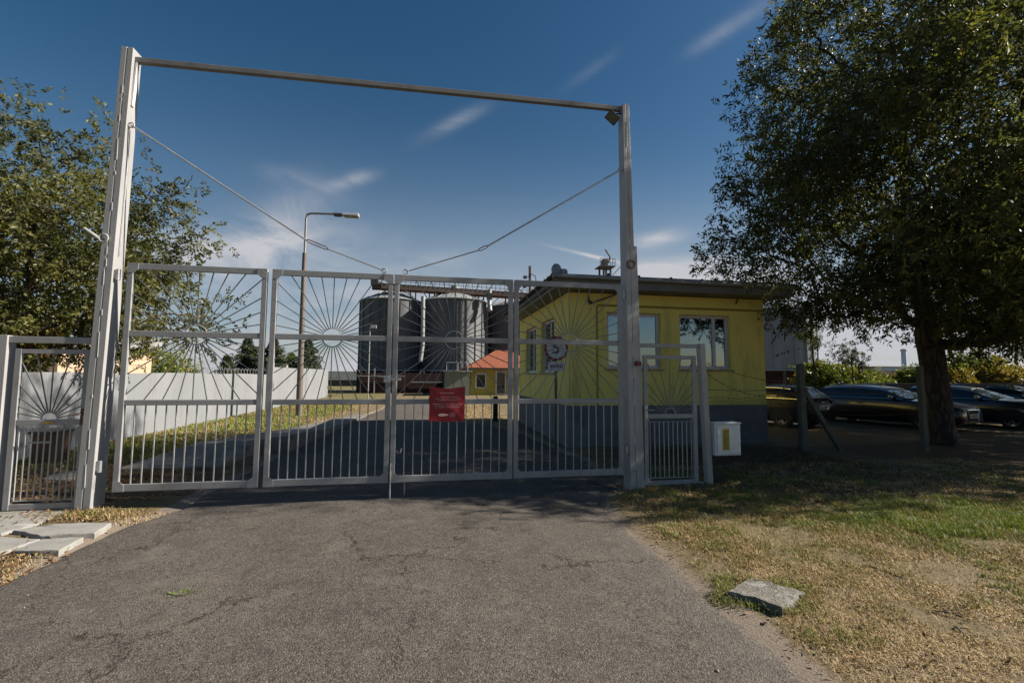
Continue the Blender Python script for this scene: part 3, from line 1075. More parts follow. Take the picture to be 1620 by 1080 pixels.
def potplant(par, x, z):
    MB().lathe((x, Y0 + .225, z), [(.001, .0), (.05, 0), (.065, .11), (.001, .1)], 14).build('flower_pot', worn('terracotta', (.3, .12, .07), (.25, .1, .06), 8, .8), par)
    r3 = random.Random(int(x * 100))
    mb = MB()
    for k in range(60):
        d = Vector((r3.uniform(-1, 1), r3.uniform(-.35, .35), r3.uniform(.2, 1.3))).normalized()
        b = Vector((x, Y0 + .225, z + .1)) + d * r3.uniform(.02, .12)
        s = d.cross(Vector((0, 1, 0))).normalized() * .018
        mb.add([b, b + d * .05 + s, b + d * .11, b + d * .05 - s], [(0, 1, 2, 3)])
    mb.build('pot_plant', worn('plant_green', (.05, .09, .03), (.08, .13, .04), 20, .6, bump=0), par)


curtain(w, 4.32, 4.7, 2.3, 3.2)
curtain(w, 4.85, 5.58, 2.55, 3.2)
curtain(w2, 7.22, 7.5, 1.9, 3.2)
curtain(w2, 6.9, 7.1, 1.9, 3.2)
potplant(w, 5.05, 1.91)
potplant(w, 5.35, 1.91)
potplant(w2, 6.45, 1.91)
# roof: flat slab with deep fascia, zinc gutter line along the front, rippled verge on the side
mb = MB()
mb.box(2.82, 9.0, 9.98, 17.0, 3.74, 3.98)
mb.build('roof', fascia_m, bld, bevel=.012)
mb = MB()
na = 60
for (pa, pb) in (((2.74, 9.9), (2.74, 17.1)),):
    pass
prof = []
N = 66
vs, fs = [], []
for i in range(N + 1):
    y = 9.9 + 7.2 * i / N
    h = .018 * math.sin(i * math.pi / 1.5)
    for (x, z) in ((2.70, 4.0 + h), (2.70, 4.035 + h), (9.1, 4.055 + h * .5), (9.1, 4.02 + h * .5)):
        vs.append((x, y, z))
for i in range(N):
    for k in range(4):
        k2 = (k + 1) % 4
        fs.append((i * 4 + k, i * 4 + k2, (i + 1) * 4 + k2, (i + 1) * 4 + k))
fs += [(0, 1, 2, 3), (N * 4, N * 4 + 3, N * 4 + 2, N * 4 + 1)]
mb.add(vs, fs)
rc = mb.build('roof_covering', roof_m, bld)
MB().tube([(2.72, 9.93, 3.985), (9.1, 9.93, 3.965)], .055, 12).build('gutter', gutter_m, bld, smooth=True)
MB().tube([(2.80, 10.0, 3.86), (2.80, 17.0, 3.86)], .06, 10).build('verge_roll', roof_m, bld, smooth=True)
for x in (4.1, 4.9, 5.75, 6.6, 7.4, 8.3):
    MB().lathe((x, 10.05 + .1 * math.sin(x * 7), 4.07), [(0.001, .05), (.03, .045), (.035, .0), (.001, -.01)], 10).build('roof_bolt', black_plastic, rc)
# conduit hook under the eave
MB().tube([(3.75, Y0 - .03, 3.68), (3.77, Y0 - .05, 3.52), (3.86, Y0 - .05, 3.47), (4.15, Y0 - .05, 3.58), (4.45, Y0 - .2, 3.7)], .016, 8).tube([(3.76, Y0 - .04, 3.54), (3.82, Y0 - .05, 3.44)], .03, 8).build('cable_conduit', black_plastic, bld, smooth=True)
vt = thing('roof_vent', (3.0, 10.15, 4.05), 'rounded grey vent cowl standing on the gatehouse roof edge', 'vent')
vent_m = worn('vent_grey', (.22, .23, .25), (.28, .29, .31), 5, .6, bump=.05)
pv = wY(880, 437, 10.15)
vt.location = (pv.x, 10.15, 4.03)
ORG[vt.name] = Vector((pv.x, 10.15, 4.03))
MB().lathe((pv.x, 10.15, 4.03), [(.001, .29), (.05, .28), (.1, .23), (.12, .16), (.11, .09), (.1, .0)], 20).build('cowl', vent_m, vt, smooth=True)
MB().lathe((pv.x + .17, 10.15, 4.03), [(.001, .17), (.08, .16), (.105, .11), (.1, .0)], 18).build('pipe_cap', vent_m, vt, smooth=True)

# ------------------------------------------------------------------ small tiled house at the back of the yard
HY = 39.2
hb = thing('tiled_house', (6.6, HY + 3, 0), 'small yellow house with an orange tiled hip roof beyond the yard', 'house')
hx0, hx1 = wY(744, 600, HY).x, 9.6
yel2 = worn('pale_yellow_render', (.40, .33, .06), (.34, .28, .055), 1.5, .9, bump=.1, dirt=(.25, .21, .08), damt=.4)
tile = None
t = NT('orange_roof_tiles')
wv_ = t.n.new('ShaderNodeTexWave')
wv_.wave_type, wv_.bands_direction = 'BANDS', 'Z'
wv_.inputs['Scale'].default_value, wv_.inputs['Distortion'].default_value = 1.6, .3
t.l.new(t.co, wv_.inputs['Vector'])
c = t.mix(t.rng(t.noise(3, 5), .3, .7), (.36, .105, .04), (.24, .065, .03))
c = t.mix(t.rng(wv_.outputs['Fac'], .0, .35, .75, 0), c, (.07, .025, .015))
t.bump(wv_.outputs['Fac'], .6, .05)
tile = t.fin(c, .8)
hw_ = MB().box(hx0, hx1, HY, HY + 6, -.3, 2.3).build('wall', yel2, hb)
r0, r1 = wY(784, 554, HY + 3), None
mb = MB().add([(hx0 - .45, HY - .5, 2.3), (hx1 + .4, HY - .5, 2.3), (hx1 + .4, HY + 6.5, 2.3), (hx0 - .45, HY + 6.5, 2.3), (r0.x, HY + 3, 4.05), (hx1 - 2.2, HY + 3, 4.05)], [(0, 1, 5, 4), (1, 2, 5), (2, 3, 4, 5), (3, 0, 4), (0, 3, 2, 1)])
hr = mb.build('roof', tile, hb)
MB().box(hx0 - .5, hx1 + .45, HY - .56, HY - .5, 2.2, 2.36).build('gutter', worn('brown_gutter', (.05, .035, .03), (.07, .05, .04), 5, .5, bump=0), hr)
for (a, b, kind) in ((wY(752, 590, HY), wY(769, 614, HY), 'window'), (wY(784, 586, HY), wY(800, 625, HY), 'door')):
    z0, z1 = (min(a.z, b.z), max(a.z, b.z)) if kind == 'window' else (.05, 2.08)
    fr = MB().box(a.x, b.x, HY - .06, HY - .002, z0, z1).build(kind, pvc, hb)
    MB().box(a.x + .12, b.x - .1, HY - .075, HY - .063, z0 + .1, z1 - .12).build('pane', pane_mat, fr)
ax0, ax1 = wY(704, 600, 38).x, wY(744, 600, 38).x - .05
an = thing('shed', ((ax0 + ax1) / 2, 40, 0), 'low grey green shed left of the small tiled house', 'shed')
shedm = worn('grey_green_sheet', (.15, .17, .13), (.19, .2, .16), 2, .7, bump=.05, stretch=(6, 1, .2))
MB().box(ax0, ax1, 38, 42, -.3, 2.0).build('wall', shedm, an)
MB().box(ax0 - .2, ax1 + .2, 37.8, 42.2, 2.002, 2.1).build('roof', worn('shed_roof', (.3, .3, .28), (.4, .4, .38), 3, .7, bump=0), an)
MB().tube([(ax0 + .1, 37.7, 2.1), (ax0 + .1, 37.7, 2.75), (ax1 - .2, 37.7, 2.75), (ax1 - .2, 37.7, 2.1)], .03, 6).tube([((ax0 + ax1) / 2, 37.7, 2.1), ((ax0 + ax1) / 2, 37.7, 2.75)], .03, 6).build('roof_rail', galv, an)

# ------------------------------------------------------------------ grain silos
t = NT('corrugated_silo_steel')
wv_ = t.n.new('ShaderNodeTexWave')
wv_.wave_type, wv_.bands_direction = 'BANDS', 'Z'
wv_.inputs['Scale'].default_value = 3.2
t.l.new(t.co, wv_.inputs['Vector'])
pn = t.noise(.9, 3, stretch=(1, 1, .15))
c = t.mix(t.rng(pn, .3, .7), (.085, .09, .096), (.135, .143, .15))
c = t.mix(t.rng(t.noise(2.5, 6, .7, (1, 1, .15)), .55, .75, 0, .5), c, (.2, .19, .17))
c = t.mix(t.rng(wv_.outputs['Fac'], 0, .3, .45, 0), c, (.07, .072, .075))
t.bump(wv_.outputs['Fac'], .5, .06)
silo_m = t.fin(c, .5, .0)
silo_shade_lift = worn('shade_lifted_silo_steel', (.2, .212, .23), (.27, .283, .3), 1.2, .5, bump=.1, dirt=(.2, .2, .2), damt=.4, stretch=(1, 1, .1))  # silo steel colour lightened to offset shade on the half hidden silo
silo_roof = worn('silo_roof_sheet', (.26, .27, .27), (.33, .34, .34), 2, .45, .1, bump=.05, dirt=(.3, .28, .26), damt=.3)
redox = worn('red_oxide_base', (.045, .017, .014), (.03, .012, .01), 1.5, .9, bump=.1, dirt=(.03, .02, .018), damt=.7)
dark_steel = worn('dark_steel', (.045, .045, .05), (.08, .08, .08), 5, .6, .3, bump=0)


def silo(cx, cy, r, z0, z1, zap, label, dx=0.0, sm=None):
    sm = sm or silo_m
    g = thing('grain_silo', (cx, cy, 0), label, 'silo', 'corrugated steel grain silos')
    c = (cx, cy, 0)
    body = MB().lathe(c, [(r, z0), (r, z1)], 64).build('body', sm, g, smooth=True)
    ro = MB().lathe(c, [(r + .12, z1 - .05), (r + .14, z1), (.45, zap), (.45, zap + .35), (.001, zap + .4)], 40).build('roof', silo_roof, g)
    for k in range(20):
        a = 2 * math.pi * k / 20
        p = Vector((math.cos(a), math.sin(a), 0))
        MB().bar(Vector(c) + p * r + Vector((0, 0, z1 + .06)), Vector(c) + p * .5 + Vector((0, 0, zap + .04)), .05, .05).build('roof_rib', silo_roof, ro)
        MB().bar(Vector(c) + p * (r + .04) + Vector((0, 0, z0)), Vector(c) + p * (r + .04) + Vector((0, 0, z1 - .1)), .09, .09).build('stiffener', sm, body)
    MB().lathe(c, [(r + .2, z0 - .12), (r + .2, z0), (r - .05, z0 + .001)], 40).build('rim', silo_roof, g)
    MB().lathe(c, [(r - .25, .0), (r - .25, z0 - .05)], 40).build('base', redox, g)
    for k in range(10):
        a = 2 * math.pi * (k + .5) / 10
        p = Vector((math.cos(a), math.sin(a), 0)) * (r + .05) + Vector(c)
        MB().bar(p + Vector((0, 0, -.2)), p + Vector((0, 0, z0 - .1)), .2, .2).build('leg', dark_steel, g)
    # ladder up the camera side
    a = R(-100 + dx)
    p = Vector((math.cos(a), math.sin(a), 0)) * (r + .16) + Vector(c)
    tn = Vector((-math.sin(a), math.cos(a), 0)) * .22
    mb = MB()
    for s in (1, -1):
        mb.bar(p + tn * s + Vector((0, 0, .4)), p + tn * s + Vector((0, 0, z1 + .2)), .05)
    z = .6
    while z < z1:
        mb.bar(p - tn + Vector((0, 0, z)), p + tn + Vector((0, 0, z)), .035)
        z += .45
    mb.build('ladder', dark_steel, g)
    return g


silo(-3.95, 48.4, 3.2, 2.2, 9.15, 10.65, 'leftmost grain silo of the row behind the gate', 6)
silo(2.45, 47.6, 3.25, 2.2, 9.25, 10.7, 'middle grain silo behind the red notice, lit half bright', 22)
silo(9.3, 49.5, 3.3, 2.2, 9.1, 10.5, 'rightmost grain silo of the row above the orange tiled roof', -12)
pq = wY(1240, 590, 40)
silo(pq.x - .3, 40, 3.1, 2.45, 8.3, 9.8, 'grain silo half hidden behind the gatehouse under the big tree', 14, silo_shade_lift)
# downpipes and motors between the silos
dp = thing('grain_spout', (-.75, 44.6, 0), 'pale vertical grain spout between the left and middle silos', 'spout')
MB().tube([(-.78, 44.5, 9.3), (-.72, 44.5, 4.6), (-.9, 44.4, 3.0)], .2, 12).build('pipe', silo_roof, dp, smooth=True)
for z in (8.2, 6.4, 5.0):
    MB().lathe((-.76, 44.5, z), [(.24, -.06), (.24, .06)], 14).build('flange', galv, dp)
dp = thing('grain_spout', (5.9, 45, 0), 'short pale grain spout under the conveyor between the middle and right silos', 'spout')
MB().tube([(5.75, 44.9, 10.3), (5.75, 44.9, 8.8), (5.8, 44.6, 8.1)], .22, 12).build('pipe', silo_roof, dp, smooth=True)
MB().box(5.5, 6.0, 44.6, 45.2, 9.3, 9.9).build('gearbox', dark_steel, dp)
# conveyor gallery along the silo tops
cv = thing('conveyor', (2.5, 46.5, 11), 'rusty brown conveyor gallery with handrail crossing above the silos', 'conveyor')
a, b = wY(604, 454, 46.2), wY(846, 470, 46.2)
MB().bar(a, b, .9, .55).build('trough', rust, cv)
MB().bar(a + Vector((0, -.5, .05)), b + Vector((0, -.5, .05)), .08, .5).build('side_plate', worn('brown_plate', (.12, .07, .05), (.2, .15, .12), 2, .7, bump=.1, stretch=(1, 1, 1), dirt=(.3, .28, .26), damt=.5), cv)
mb = MB()
for k in range(34):
    p = a.lerp(b, k / 33) + Vector((0, -.55, .2))
    mb.bar(p, p + Vector((0, 0, 1.0)), .04)
for h in (.55, 1.2):
    mb.bar(a + Vector((0, -.55, h)), b + Vector((0, -.55, h)), .04)
mb.build('handrail', rust, cv)
for i, f in enumerate((.18, .3, .5, .62, .8)):
    p = a.lerp(b, f)
    MB().bar(p + Vector((0, 0, -.3)), p + Vector((0, 0, -1.6)), .12).bar(p + Vector((.5, 0, -.3)), p + Vector((.5, 0, -1.6)), .12).build('support', dark_steel, cv)
MB().tube([a + Vector((-.9, 0, .1)), a + Vector((.1, 0, .1))], .42, 14).box(a.x - 1.0, a.x - .3, a.y - .6, a.y - .2, a.z + .1, a.z + .9).build('drive_motor', dark_steel, cv)
mt = thing('mast', (wY(841, 440, 46).x, 46, 0), 'slim rusty mast with lamp arms rising over the right end of the conveyor', 'mast')
pm = wY(841, 440, 46).x
MB().bar((pm, 46.9, .0), (pm, 46.9, wY(841, 421, 46.9).z), .22).build('pole', rust, mt)
MB().tube([(pm, 46.8, 12.6), (pm + .6, 46.8, 12.3), (pm + .7, 46.8, 11.6)], .05, 6).box(pm - .75, pm - .4, 46.7, 47, 11.0, 11.4).box(pm - .7, pm - .35, 46.7, 47, 12.0, 12.3).bar((pm - .5, 46.85, 11.2), (pm, 46.85, 11.2), .06).bar((pm - .5, 46.85, 12.2), (pm, 46.85, 12.2), .06).build('lamp_arm', dark_steel, mt)
# dark machinery under the silos
mc = thing('intake_shed', (0, 44, 0), 'dark low intake building under the silos', 'building')
MB().box(wY(566, 610, 43).x, wY(700, 610, 43).x, 43.5, 45.2, -.2, 1.9).build('wall', redox, mc)
mb = MB()
for px in (570, 592, 610, 640, 665, 690):
    x = wY(px, 610, 43.2).x
    MB().bar((x, 43.2, -.2), (x, 43.2, 2.3), .1).build('pipe', silo_roof if px == 592 else dark_steel, mc)
MB().box(wY(650, 600, 43).x, wY(700, 600, 43).x, 43.1, 43.4, 1.0, 1.1).box(wY(565, 600, 43).x, wY(640, 600, 43).x, 43.1, 43.4, 1.55, 1.63).build('gangway', galv, mc)
# elevator head far behind the gatehouse
et = thing('elevator_tower', (24, 60, 0), 'grain elevator head on a steel tower rising above the gatehouse roof', 'tower')
pb, ptop = wY(945, 440, 60), wY(968, 418, 60)
cx_ = (wY(957, 430, 60)).x
mb = MB()
for sx in (-1, 1):
    for sy in (-1, 1):
        mb.bar((cx_ + sx * .5, 60 + sy * .8, -.2), (cx_ + sx * .5, 60 + sy * .8, 16.9), .22)
for k in range(5):
    z = 1 + k * 2.1
    mb.bar((cx_ - .8, 59.2, z), (cx_ + .8, 59.2, z + 2.0), .1).bar((cx_ + .8, 59.2, z), (cx_ - .8, 59.2, z + 2.0), .1)
mb.build('frame', dark_steel, et)
MB().box(cx_ - 1.1, cx_ + 1.1, 58.9, 61.1, 16.9, 17.05).build('platform', dark_steel, et)
mb = MB()
for k in range(7):
    mb.bar((cx_ - 1.1 + k * .366, 58.95, 17.0), (cx_ - 1.1 + k * .366, 58.95, 18.0), .06)
mb.bar((cx_ - 1.1, 58.95, 18.0), (cx_ + 1.1, 58.95, 18.0), .06).bar((cx_ - 1.1, 58.95, 17.5), (cx_ + 1.1, 58.95, 17.5), .05)
mb.build('handrail', dark_steel, et)
MB().box(cx_ - .4, cx_ + .3, 59.5, 60.5, 17.05, 18.1).tube([(cx_ + .5, 60, 17.6), (cx_ + .8, 60, 18.6), (cx_ + .1, 60, 19.6)], .12, 8).build('head', dark_steel, et, bevel=.1)
MB().tube([(cx_ + 1.2, 60, 16.0), (cx_ + 3.6, 60, 18.6)], .05, 6).tube([(cx_ + 1.2, 60, 14.5), (cx_ + 3.9, 60, 17.6)], .05, 6).build('stay', dark_steel, et)

# ------------------------------------------------------------------ lamps, fence, small things in the yard
sl_ = thing('street_lamp', (-5.0, 19.37, 0), 'tall street lamp with one arm standing on the grass by the white fence', 'street lamp')
pole_m = worn('lamp_pole', (.12, .10, .085), (.17, .14, .12), 2, .7, .2, bump=.1, dirt=(.07, .05, .04), damt=.6, stretch=(1, 1, .2))
zt = wY(485, 337, 19.37).z
MB().tube([(-5.06, 19.37, -.3), (-5.08, 19.37, 4.0), (-5.09, 19.37, 6.6)], [.125, .1, .085], 14).build('pole', pole_m, sl_, smooth=True)
MB().tube([(-5.09, 19.37, 6.6), (-5.09, 19.37, zt - .25), (-5.05, 19.37, zt - .06), (-4.9, 19.37, zt), (-3.9, 19.37, zt + .04)], .045, 10).build('arm', worn('lamp_arm', (.2, .2, .2), (.27, .27, .27), 4, .5, .4, bump=0), sl_, smooth=True)
MB().box(-4.02, -3.72, 19.29, 19.45, zt - .06, zt + .07).build('joint', dark_steel, sl_, bevel=.02)
MB().hexa([(-3.72, 19.25, zt - .03), (-3.02, 19.22, zt - .05), (-3.02, 19.52, zt - .05), (-3.72, 19.49, zt - .03), (-3.72, 19.28, zt + .09), (-3.02, 19.26, zt + .12), (-3.02, 19.48, zt + .12), (-3.72, 19.46, zt + .09)]).build('lamp_head', worn('lamp_grey', (.3, .3, .3), (.4, .4, .4), 4, .5, bump=0), sl_, bevel=.04)
MB().box(-3.6, -3.1, 19.28, 19.46, zt - .075, zt - .052).build('diffuser', worn('lamp_bowl', (.35, .34, .28), (.3, .29, .24), 4, .3, bump=0), sl_)
yl = thing('yard_lamp', (wY(583, 600, 30).x, 30, 0), 'thin pale yard lamp post in front of the left silo', 'lamp post')
px_ = wY(583, 600, 30).x
MB().tube([(px_, 30, -.1), (px_, 30, wY(583, 517, 30).z)], .035, 8).tube([(px_, 30, wY(583, 517, 30).z), (px_ + .2, 30, wY(583, 515, 30).z)], .03, 6).build('pole', silo_roof, yl)
MB().box(px_ + .02, px_ + .4, 29.9, 30.1, wY(583, 519, 30).z, wY(583, 514, 30).z).build('lamp_head', silo_roof, yl, bevel=.02)

fence_white = None
t = NT('white_trapezoid_sheet')
c = t.mix(t.rng(t.noise(1.2, 5, stretch=(1, 1, .4)), .3, .7), (.20, .207, .214), (.245, .252, .26))
c = t.mix(t.rng(t.noise(2.2, 7, .75, (1, 1, .25)), .56, .74, 0, .55), c, (.14, .13, .115))
t.bump(t.noise(30, 4), .08, .01)
fence_white = t.fin(c, .6)


def sheet_fence(y0, y1, top, label, x=-7.6, pitch=.17, zb=-.15):
    f = thing('sheet_fence', (x, (y0 + y1) / 2, 0), label, 'fence')
    n = int((y1 - y0) / pitch)
    vs, fs = [], []
    pts = []
    for i in range(n):
        y = y0 + i * pitch
        pts += [(0, y), (0, y + pitch * .62), (-.014, y + pitch * .72), (-.014, y + pitch * .90)]
    for (dx, y) in pts:
        tz = top + .012 * math.sin(y * 1.3) + .01 * math.sin(y * .37 + 2)
        for (ddx) in (0, -.015):
            vs += [(x + dx + ddx, y, zb), (x + dx + ddx, y, tz)]
    for i in range(len(pts) - 1):
        a, b = i * 4, (i + 1) * 4
        fs += [(a, b, b + 1, a + 1), (a + 2, a + 3, b + 3, b + 2), (a + 1, b + 1, b + 3, a + 3)]
    MB().add(vs, fs).build('sheet', fence_white, f)
    yy = y0 + 1.2
    while yy < y1:
        MB().box(x - .1, x - .045, yy, yy + .06, zb, top - .03).build('post', galv, f)
        yy += 2.4
    for z in (.4, top - .3):
        MB().box(x - .044, x - .038, y0, y1, z, z + .05).build('rail', galv, f)
    return f


f1 = sheet_fence(4.0, 23.4, 1.70, 'low white sheet metal fence nearest the gate with curled spikes on top')
f2 = sheet_fence(23.5, 36.9, 2.05, 'taller white sheet metal fence further back behind the street lamp')
MB().box(-7.66, -7.58, 23.4, 23.5, -.2, 2.2).build('end_post', concrete_post, f2)
MB().box(-7.8, -7.6, 26.3, 26.6, 2.0, 2.25).build('cap_block', concrete, f2)
for k in range(22):
    y = 16.3 + k * .32
    MB().tube([(-7.63, y, 1.68), (-7.64, y, 1.86), (-7.62, y + .05, 1.92), (-7.6, y + .1, 1.88), (-7.6, y + .1, 1.82)], .010, 5).build('spike', galv, f1)
# dark bin and a flat cover behind the left wicket
wb = thing('waste_bin', (-7.0, 9.6, 0), 'dark brown waste bin with a pale band by the white fence behind the left wicket', 'bin')
ca = wY(62, 681, 9.8)
cb = wY(97, 681, 9.8)
MB().hexa([(ca.x + .04, 9.65, -.05), (cb.x - .04, 9.65, -.05), (cb.x - .04, 10.05, -.05), (ca.x + .04, 10.05, -.05), (ca.x, 9.6, .6), (cb.x, 9.6, .6), (cb.x, 10.1, .6), (ca.x, 10.1, .6)]).build('body', worn('brown_bin', (.05, .028, .016), (.07, .04, .022), 6, .6, bump=.1), wb, bevel=.01)
MB().box(ca.x - .005, cb.x + .005, 9.59, 9.597, .44, .475).build('band', silo_roof, wb)
MB().box(ca.x - .02, cb.x + .02, 9.58, 10.12, .602, .65).build('lid', black_plastic, wb, bevel=.01)
tag(MB().lathe((-5.55, 8.55, 0), [(.001, .09), (.33, .088), (.36, .07), (.36, -.1)], 28).build('well_cover', concrete_dark, None, smooth=True, org=Vector((-5.55, 8.55, 0))), 'round concrete well cover among fallen leaves behind the left wicket', 'cover')
bo = thing('bollard', (wY(783, 640, 16.6).x, 16.6, 0), 'short dark post standing on the yellow grass strip beyond the asphalt', 'bollard')
bx_ = wY(784, 640, 16.6).x
MB().hexa([(bx_ - .085, 16.55, -.2), (bx_ + .085, 16.55, -.2), (bx_ + .085, 16.7, -.2), (bx_ - .085, 16.7, -.2), (bx_ - .08, 16.56, .93), (bx_ + .08, 16.56, .93), (bx_ + .08, 16.69, .95), (bx_ - .08, 16.69, .95)]).build('shaft', worn('dark_wood_post', (.02, .018, .015), (.04, .033, .028), 5, .9, bump=.3), bo, bevel=.01)
MB().box(bx_ - .088, bx_ + .088, 16.545, 16.552, .7, .78).build('band', dark_steel, bo)
# low white and blue edge at the far side of the asphalt
wk = thing('weighbridge_kerb', (1, 27, 0), 'low white and blue painted kerb at the far end of the asphalt', 'kerb')
xa, xb, xc_ = wY(632, 640, 26.9).x, wY(652, 640, 26.9).x, wY(690, 640, 26.9).x
MB().box(xa, xb, 26.8, 27.1, -.05, .14).box(xc_, xc_ + 1.5, 26.8, 27.1, -.05, .14).build('white_block', concrete, wk)
MB().box(xb + .004, xc_ - .004, 26.8, 27.1, -.05, .14).build('blue_block', worn('pale_blue_paint', (.35, .45, .6), (.4, .5, .62), 3, .7, bump=0), wk)
# far low buildings
fb = thing('warehouse', (-8, 70, 0), 'far pale flat roofed warehouse left of the silos', 'building')
a, b = wY(520, 600, 70).x, wY(566, 600, 70).x
MB().box(a - 2, b + 3, 70, 80, .9, wY(540, 587, 70).z).build('wall', silo_roof, fb)
MB().box(a - 2, b + 3, 70.3, 80, -.3, .898).build('loading_bay', dark_steel, fb)
em = []
hs = thing('neighbour_house', (-14, 15, 0), 'pale orange house wall with white eaves behind the fence at far left', 'house')
na_, nb_ = wY(50, 570, 17), wY(92, 570, 17)
MB().box(na_.x - .2, nb_.x, 17, 22, -.3, wY(60, 552, 17).z).build('wall', worn('peach_render', (.55, .38, .26), (.5, .34, .23), 2, .9, bump=.1), hs)
MB().hexa([(na_.x - 3, 16.4, 2.55), (nb_.x + .1, 16.4, 2.55), (nb_.x + .1, 22.5, 2.75), (na_.x - 3, 22.5, 2.75), (na_.x - 3, 16.4, 2.75), (nb_.x + .1, 16.4, 2.75), (nb_.x + .1, 22.5, 3.2), (na_.x - 3, 22.5, 3.2)]).build('roof', silo_roof, hs)
MB().box(na_.x - 3, na_.x - .21, 17.3, 22, -.3, 2.5).build('annex_wall', white_box, hs)
# white van parked behind the fence, only its roof shows
# ------------------------------------------------------------------ trees and plants
def grow(rng, path, radii, targets, hpen=.5, step=.35, up=.0):
    """nodes along the trunk path, then every target is joined to its best earlier node"""
    P = [np.array(path[0], float)]
    par = [-1]
    for a, b in zip(path[:-1], path[1:]):
        a, b = np.array(a, float), np.array(b, float)
        n = max(2, int(np.linalg.norm(b - a) / step))
        for k in range(1, n + 1):
            P.append(a + (b - a) * k / n + rng.normal(0, .012, 3) * (k < n))
            par.append(len(P) - 2)
    ntrunk = len(P)
    N = np.array(P)
    cum = list(range(ntrunk))
    order = np.argsort(np.min(np.linalg.norm(targets[:, None, :] - N[None, :, :], axis=2), axis=1))
    chains = [list(range(ntrunk))]
    first = max(2, int(ntrunk * .28))
    arr = np.zeros((60000, 3))
    arr[:ntrunk] = N
    dep = np.zeros(60000)
    dep[:ntrunk] = np.arange(ntrunk) * step * .25
    cnt = ntrunk
    tips = []
    for ti in order:
        t = targets[ti]
        d = np.linalg.norm(arr[first:cnt] - t, axis=1)
        cost = d + hpen * np.maximum(0, arr[first:cnt, 2] - t[2] + .3) + .06 * dep[first:cnt]
        j = first + int(np.argmin(cost))
        a = arr[j]
        L = np.linalg.norm(t - a)
        n = max(2, int(L / step))
        ch = [j]
        bend = rng.normal(0, .10 * L, 3)
        bend[2] -= up * L
        for k in range(1, n + 1):
            f = k / n
            p = a + (t - a) * f + bend * math.sin(math.pi * f) * .6 + (rng.normal(0, .03, 3) if k < n else 0)
            arr[cnt] = p
            par.append(ch[-1])
            dep[cnt] = dep[j] + L * f
            ch.append(cnt)
            cnt += 1
        chains.append(ch)
        tips.append(ch[-1])
    w = np.zeros(cnt)
    w[tips] = 1
    w[ntrunk - 1] = max(w[ntrunk - 1], 1)
    for i in range(cnt - 1, 0, -1):
        w[par[i]] += w[i]
    return arr[:cnt], np.array(par), w, chains, ntrunk


def branch_mesh(arr, w, chains, r_tip, r_base, ntrunk, flare=1.3):
    p = math.log(r_base / r_tip) / math.log(max(w.max(), 2))
    rad = r_tip * np.maximum(w, 1) ** p
    mb = MB()
    for ci, ch in enumerate(chains):
        rs = [float(rad[i]) for i in ch]
        if ci > 0:
            rs[0] = min(float(rad[ch[0]]), rs[1] * 1.25)
        else:
            for k in range(min(6, len(rs))):
                rs[k] *= 1 + (flare - 1) * math.exp(-k * .9)
        n = 14 if ci == 0 else (8 if rs[0] > .04 else (5 if rs[0] > .012 else 4))
        mb.tube([arr[i] for i in ch], rs, n, cap=True)
    return mb


def leaflets(rng, org, dirv, side, L, W, pairs, droop=.3, curl=.15):
    """leaflets in pairs along twigs: org,dirv,side (n,3); returns verts, quads, one tint seed per twig"""
    n = len(org)
    k = pairs * 2 + 1
    f = np.concatenate([np.repeat(np.linspace(.15, .95, pairs), 2), [1.0]])
    sg = np.concatenate([np.tile([1, -1], pairs), [0]])
    base = org[:, None, :] + dirv[:, None, :] * f[None, :, None]
    dn = dirv / (np.linalg.norm(dirv, axis=1, keepdims=True) + 1e-9)
    ld = side[:, None, :] * sg[None, :, None] + dn[:, None, :] * (.55 + .45 * (sg == 0))[None, :, None]
    ld = ld + rng.normal(0, .22, ld.shape)
    ld[:, :, 2] -= droop * rng.uniform(.3, 1.3, ld.shape[:2])
    ld /= np.linalg.norm(ld, axis=2, keepdims=True)
    rv = rng.normal(0, 1, ld.shape)
    rv[:, :, 2] *= .45
    wv = np.cross(ld, rv)
    wv /= np.linalg.norm(wv, axis=2, keepdims=True) + 1e-9
    ln = L * rng.uniform(.7, 1.25, ld.shape[:2])[:, :, None]
    wd = W * rng.uniform(.75, 1.2, ld.shape[:2])[:, :, None]
    nrm = np.cross(wv, ld)
    v0 = base
    v1 = base + ld * ln * .45 + wv * wd * .5 + nrm * ln * curl * .4
    v2 = base + ld * ln - nrm * ln * curl * .3
    v3 = base + ld * ln * .45 - wv * wd * .5 + nrm * ln * curl * .4
    V = np.stack([v0, v1, v2, v3], 2).reshape(-1, 3)
    F = np.arange(len(V)).reshape(-1, 4)
    seed = np.repeat(np.arange(n), k * 4)
    lj = np.repeat(rng.normal(0, .09, n * k), 4)
    return V, F, seed, lj


def twigs_at(rng, centres, per, spread, out_from, length, outw=.8, droop=.25):
    n = len(centres)
    c = np.repeat(centres, per, axis=0)
    org = c + rng.normal(0, 1, c.shape) * spread
    d = rng.normal(0, 1, c.shape)
    o = c - out_from
    o /= np.linalg.norm(o, axis=1, keepdims=True) + 1e-9
    d = d / np.linalg.norm(d, axis=1, keepdims=True) + o * outw
    d[:, 2] -= droop
    d /= np.linalg.norm(d, axis=1, keepdims=True)
    sd = np.cross(d, rng.normal(0, 1, d.shape))
    sd /= np.linalg.norm(sd, axis=1, keepdims=True)
    return org, d * (length * rng.uniform(.6, 1.3, len(d)))[:, None], sd, np.repeat(np.arange(n), per)


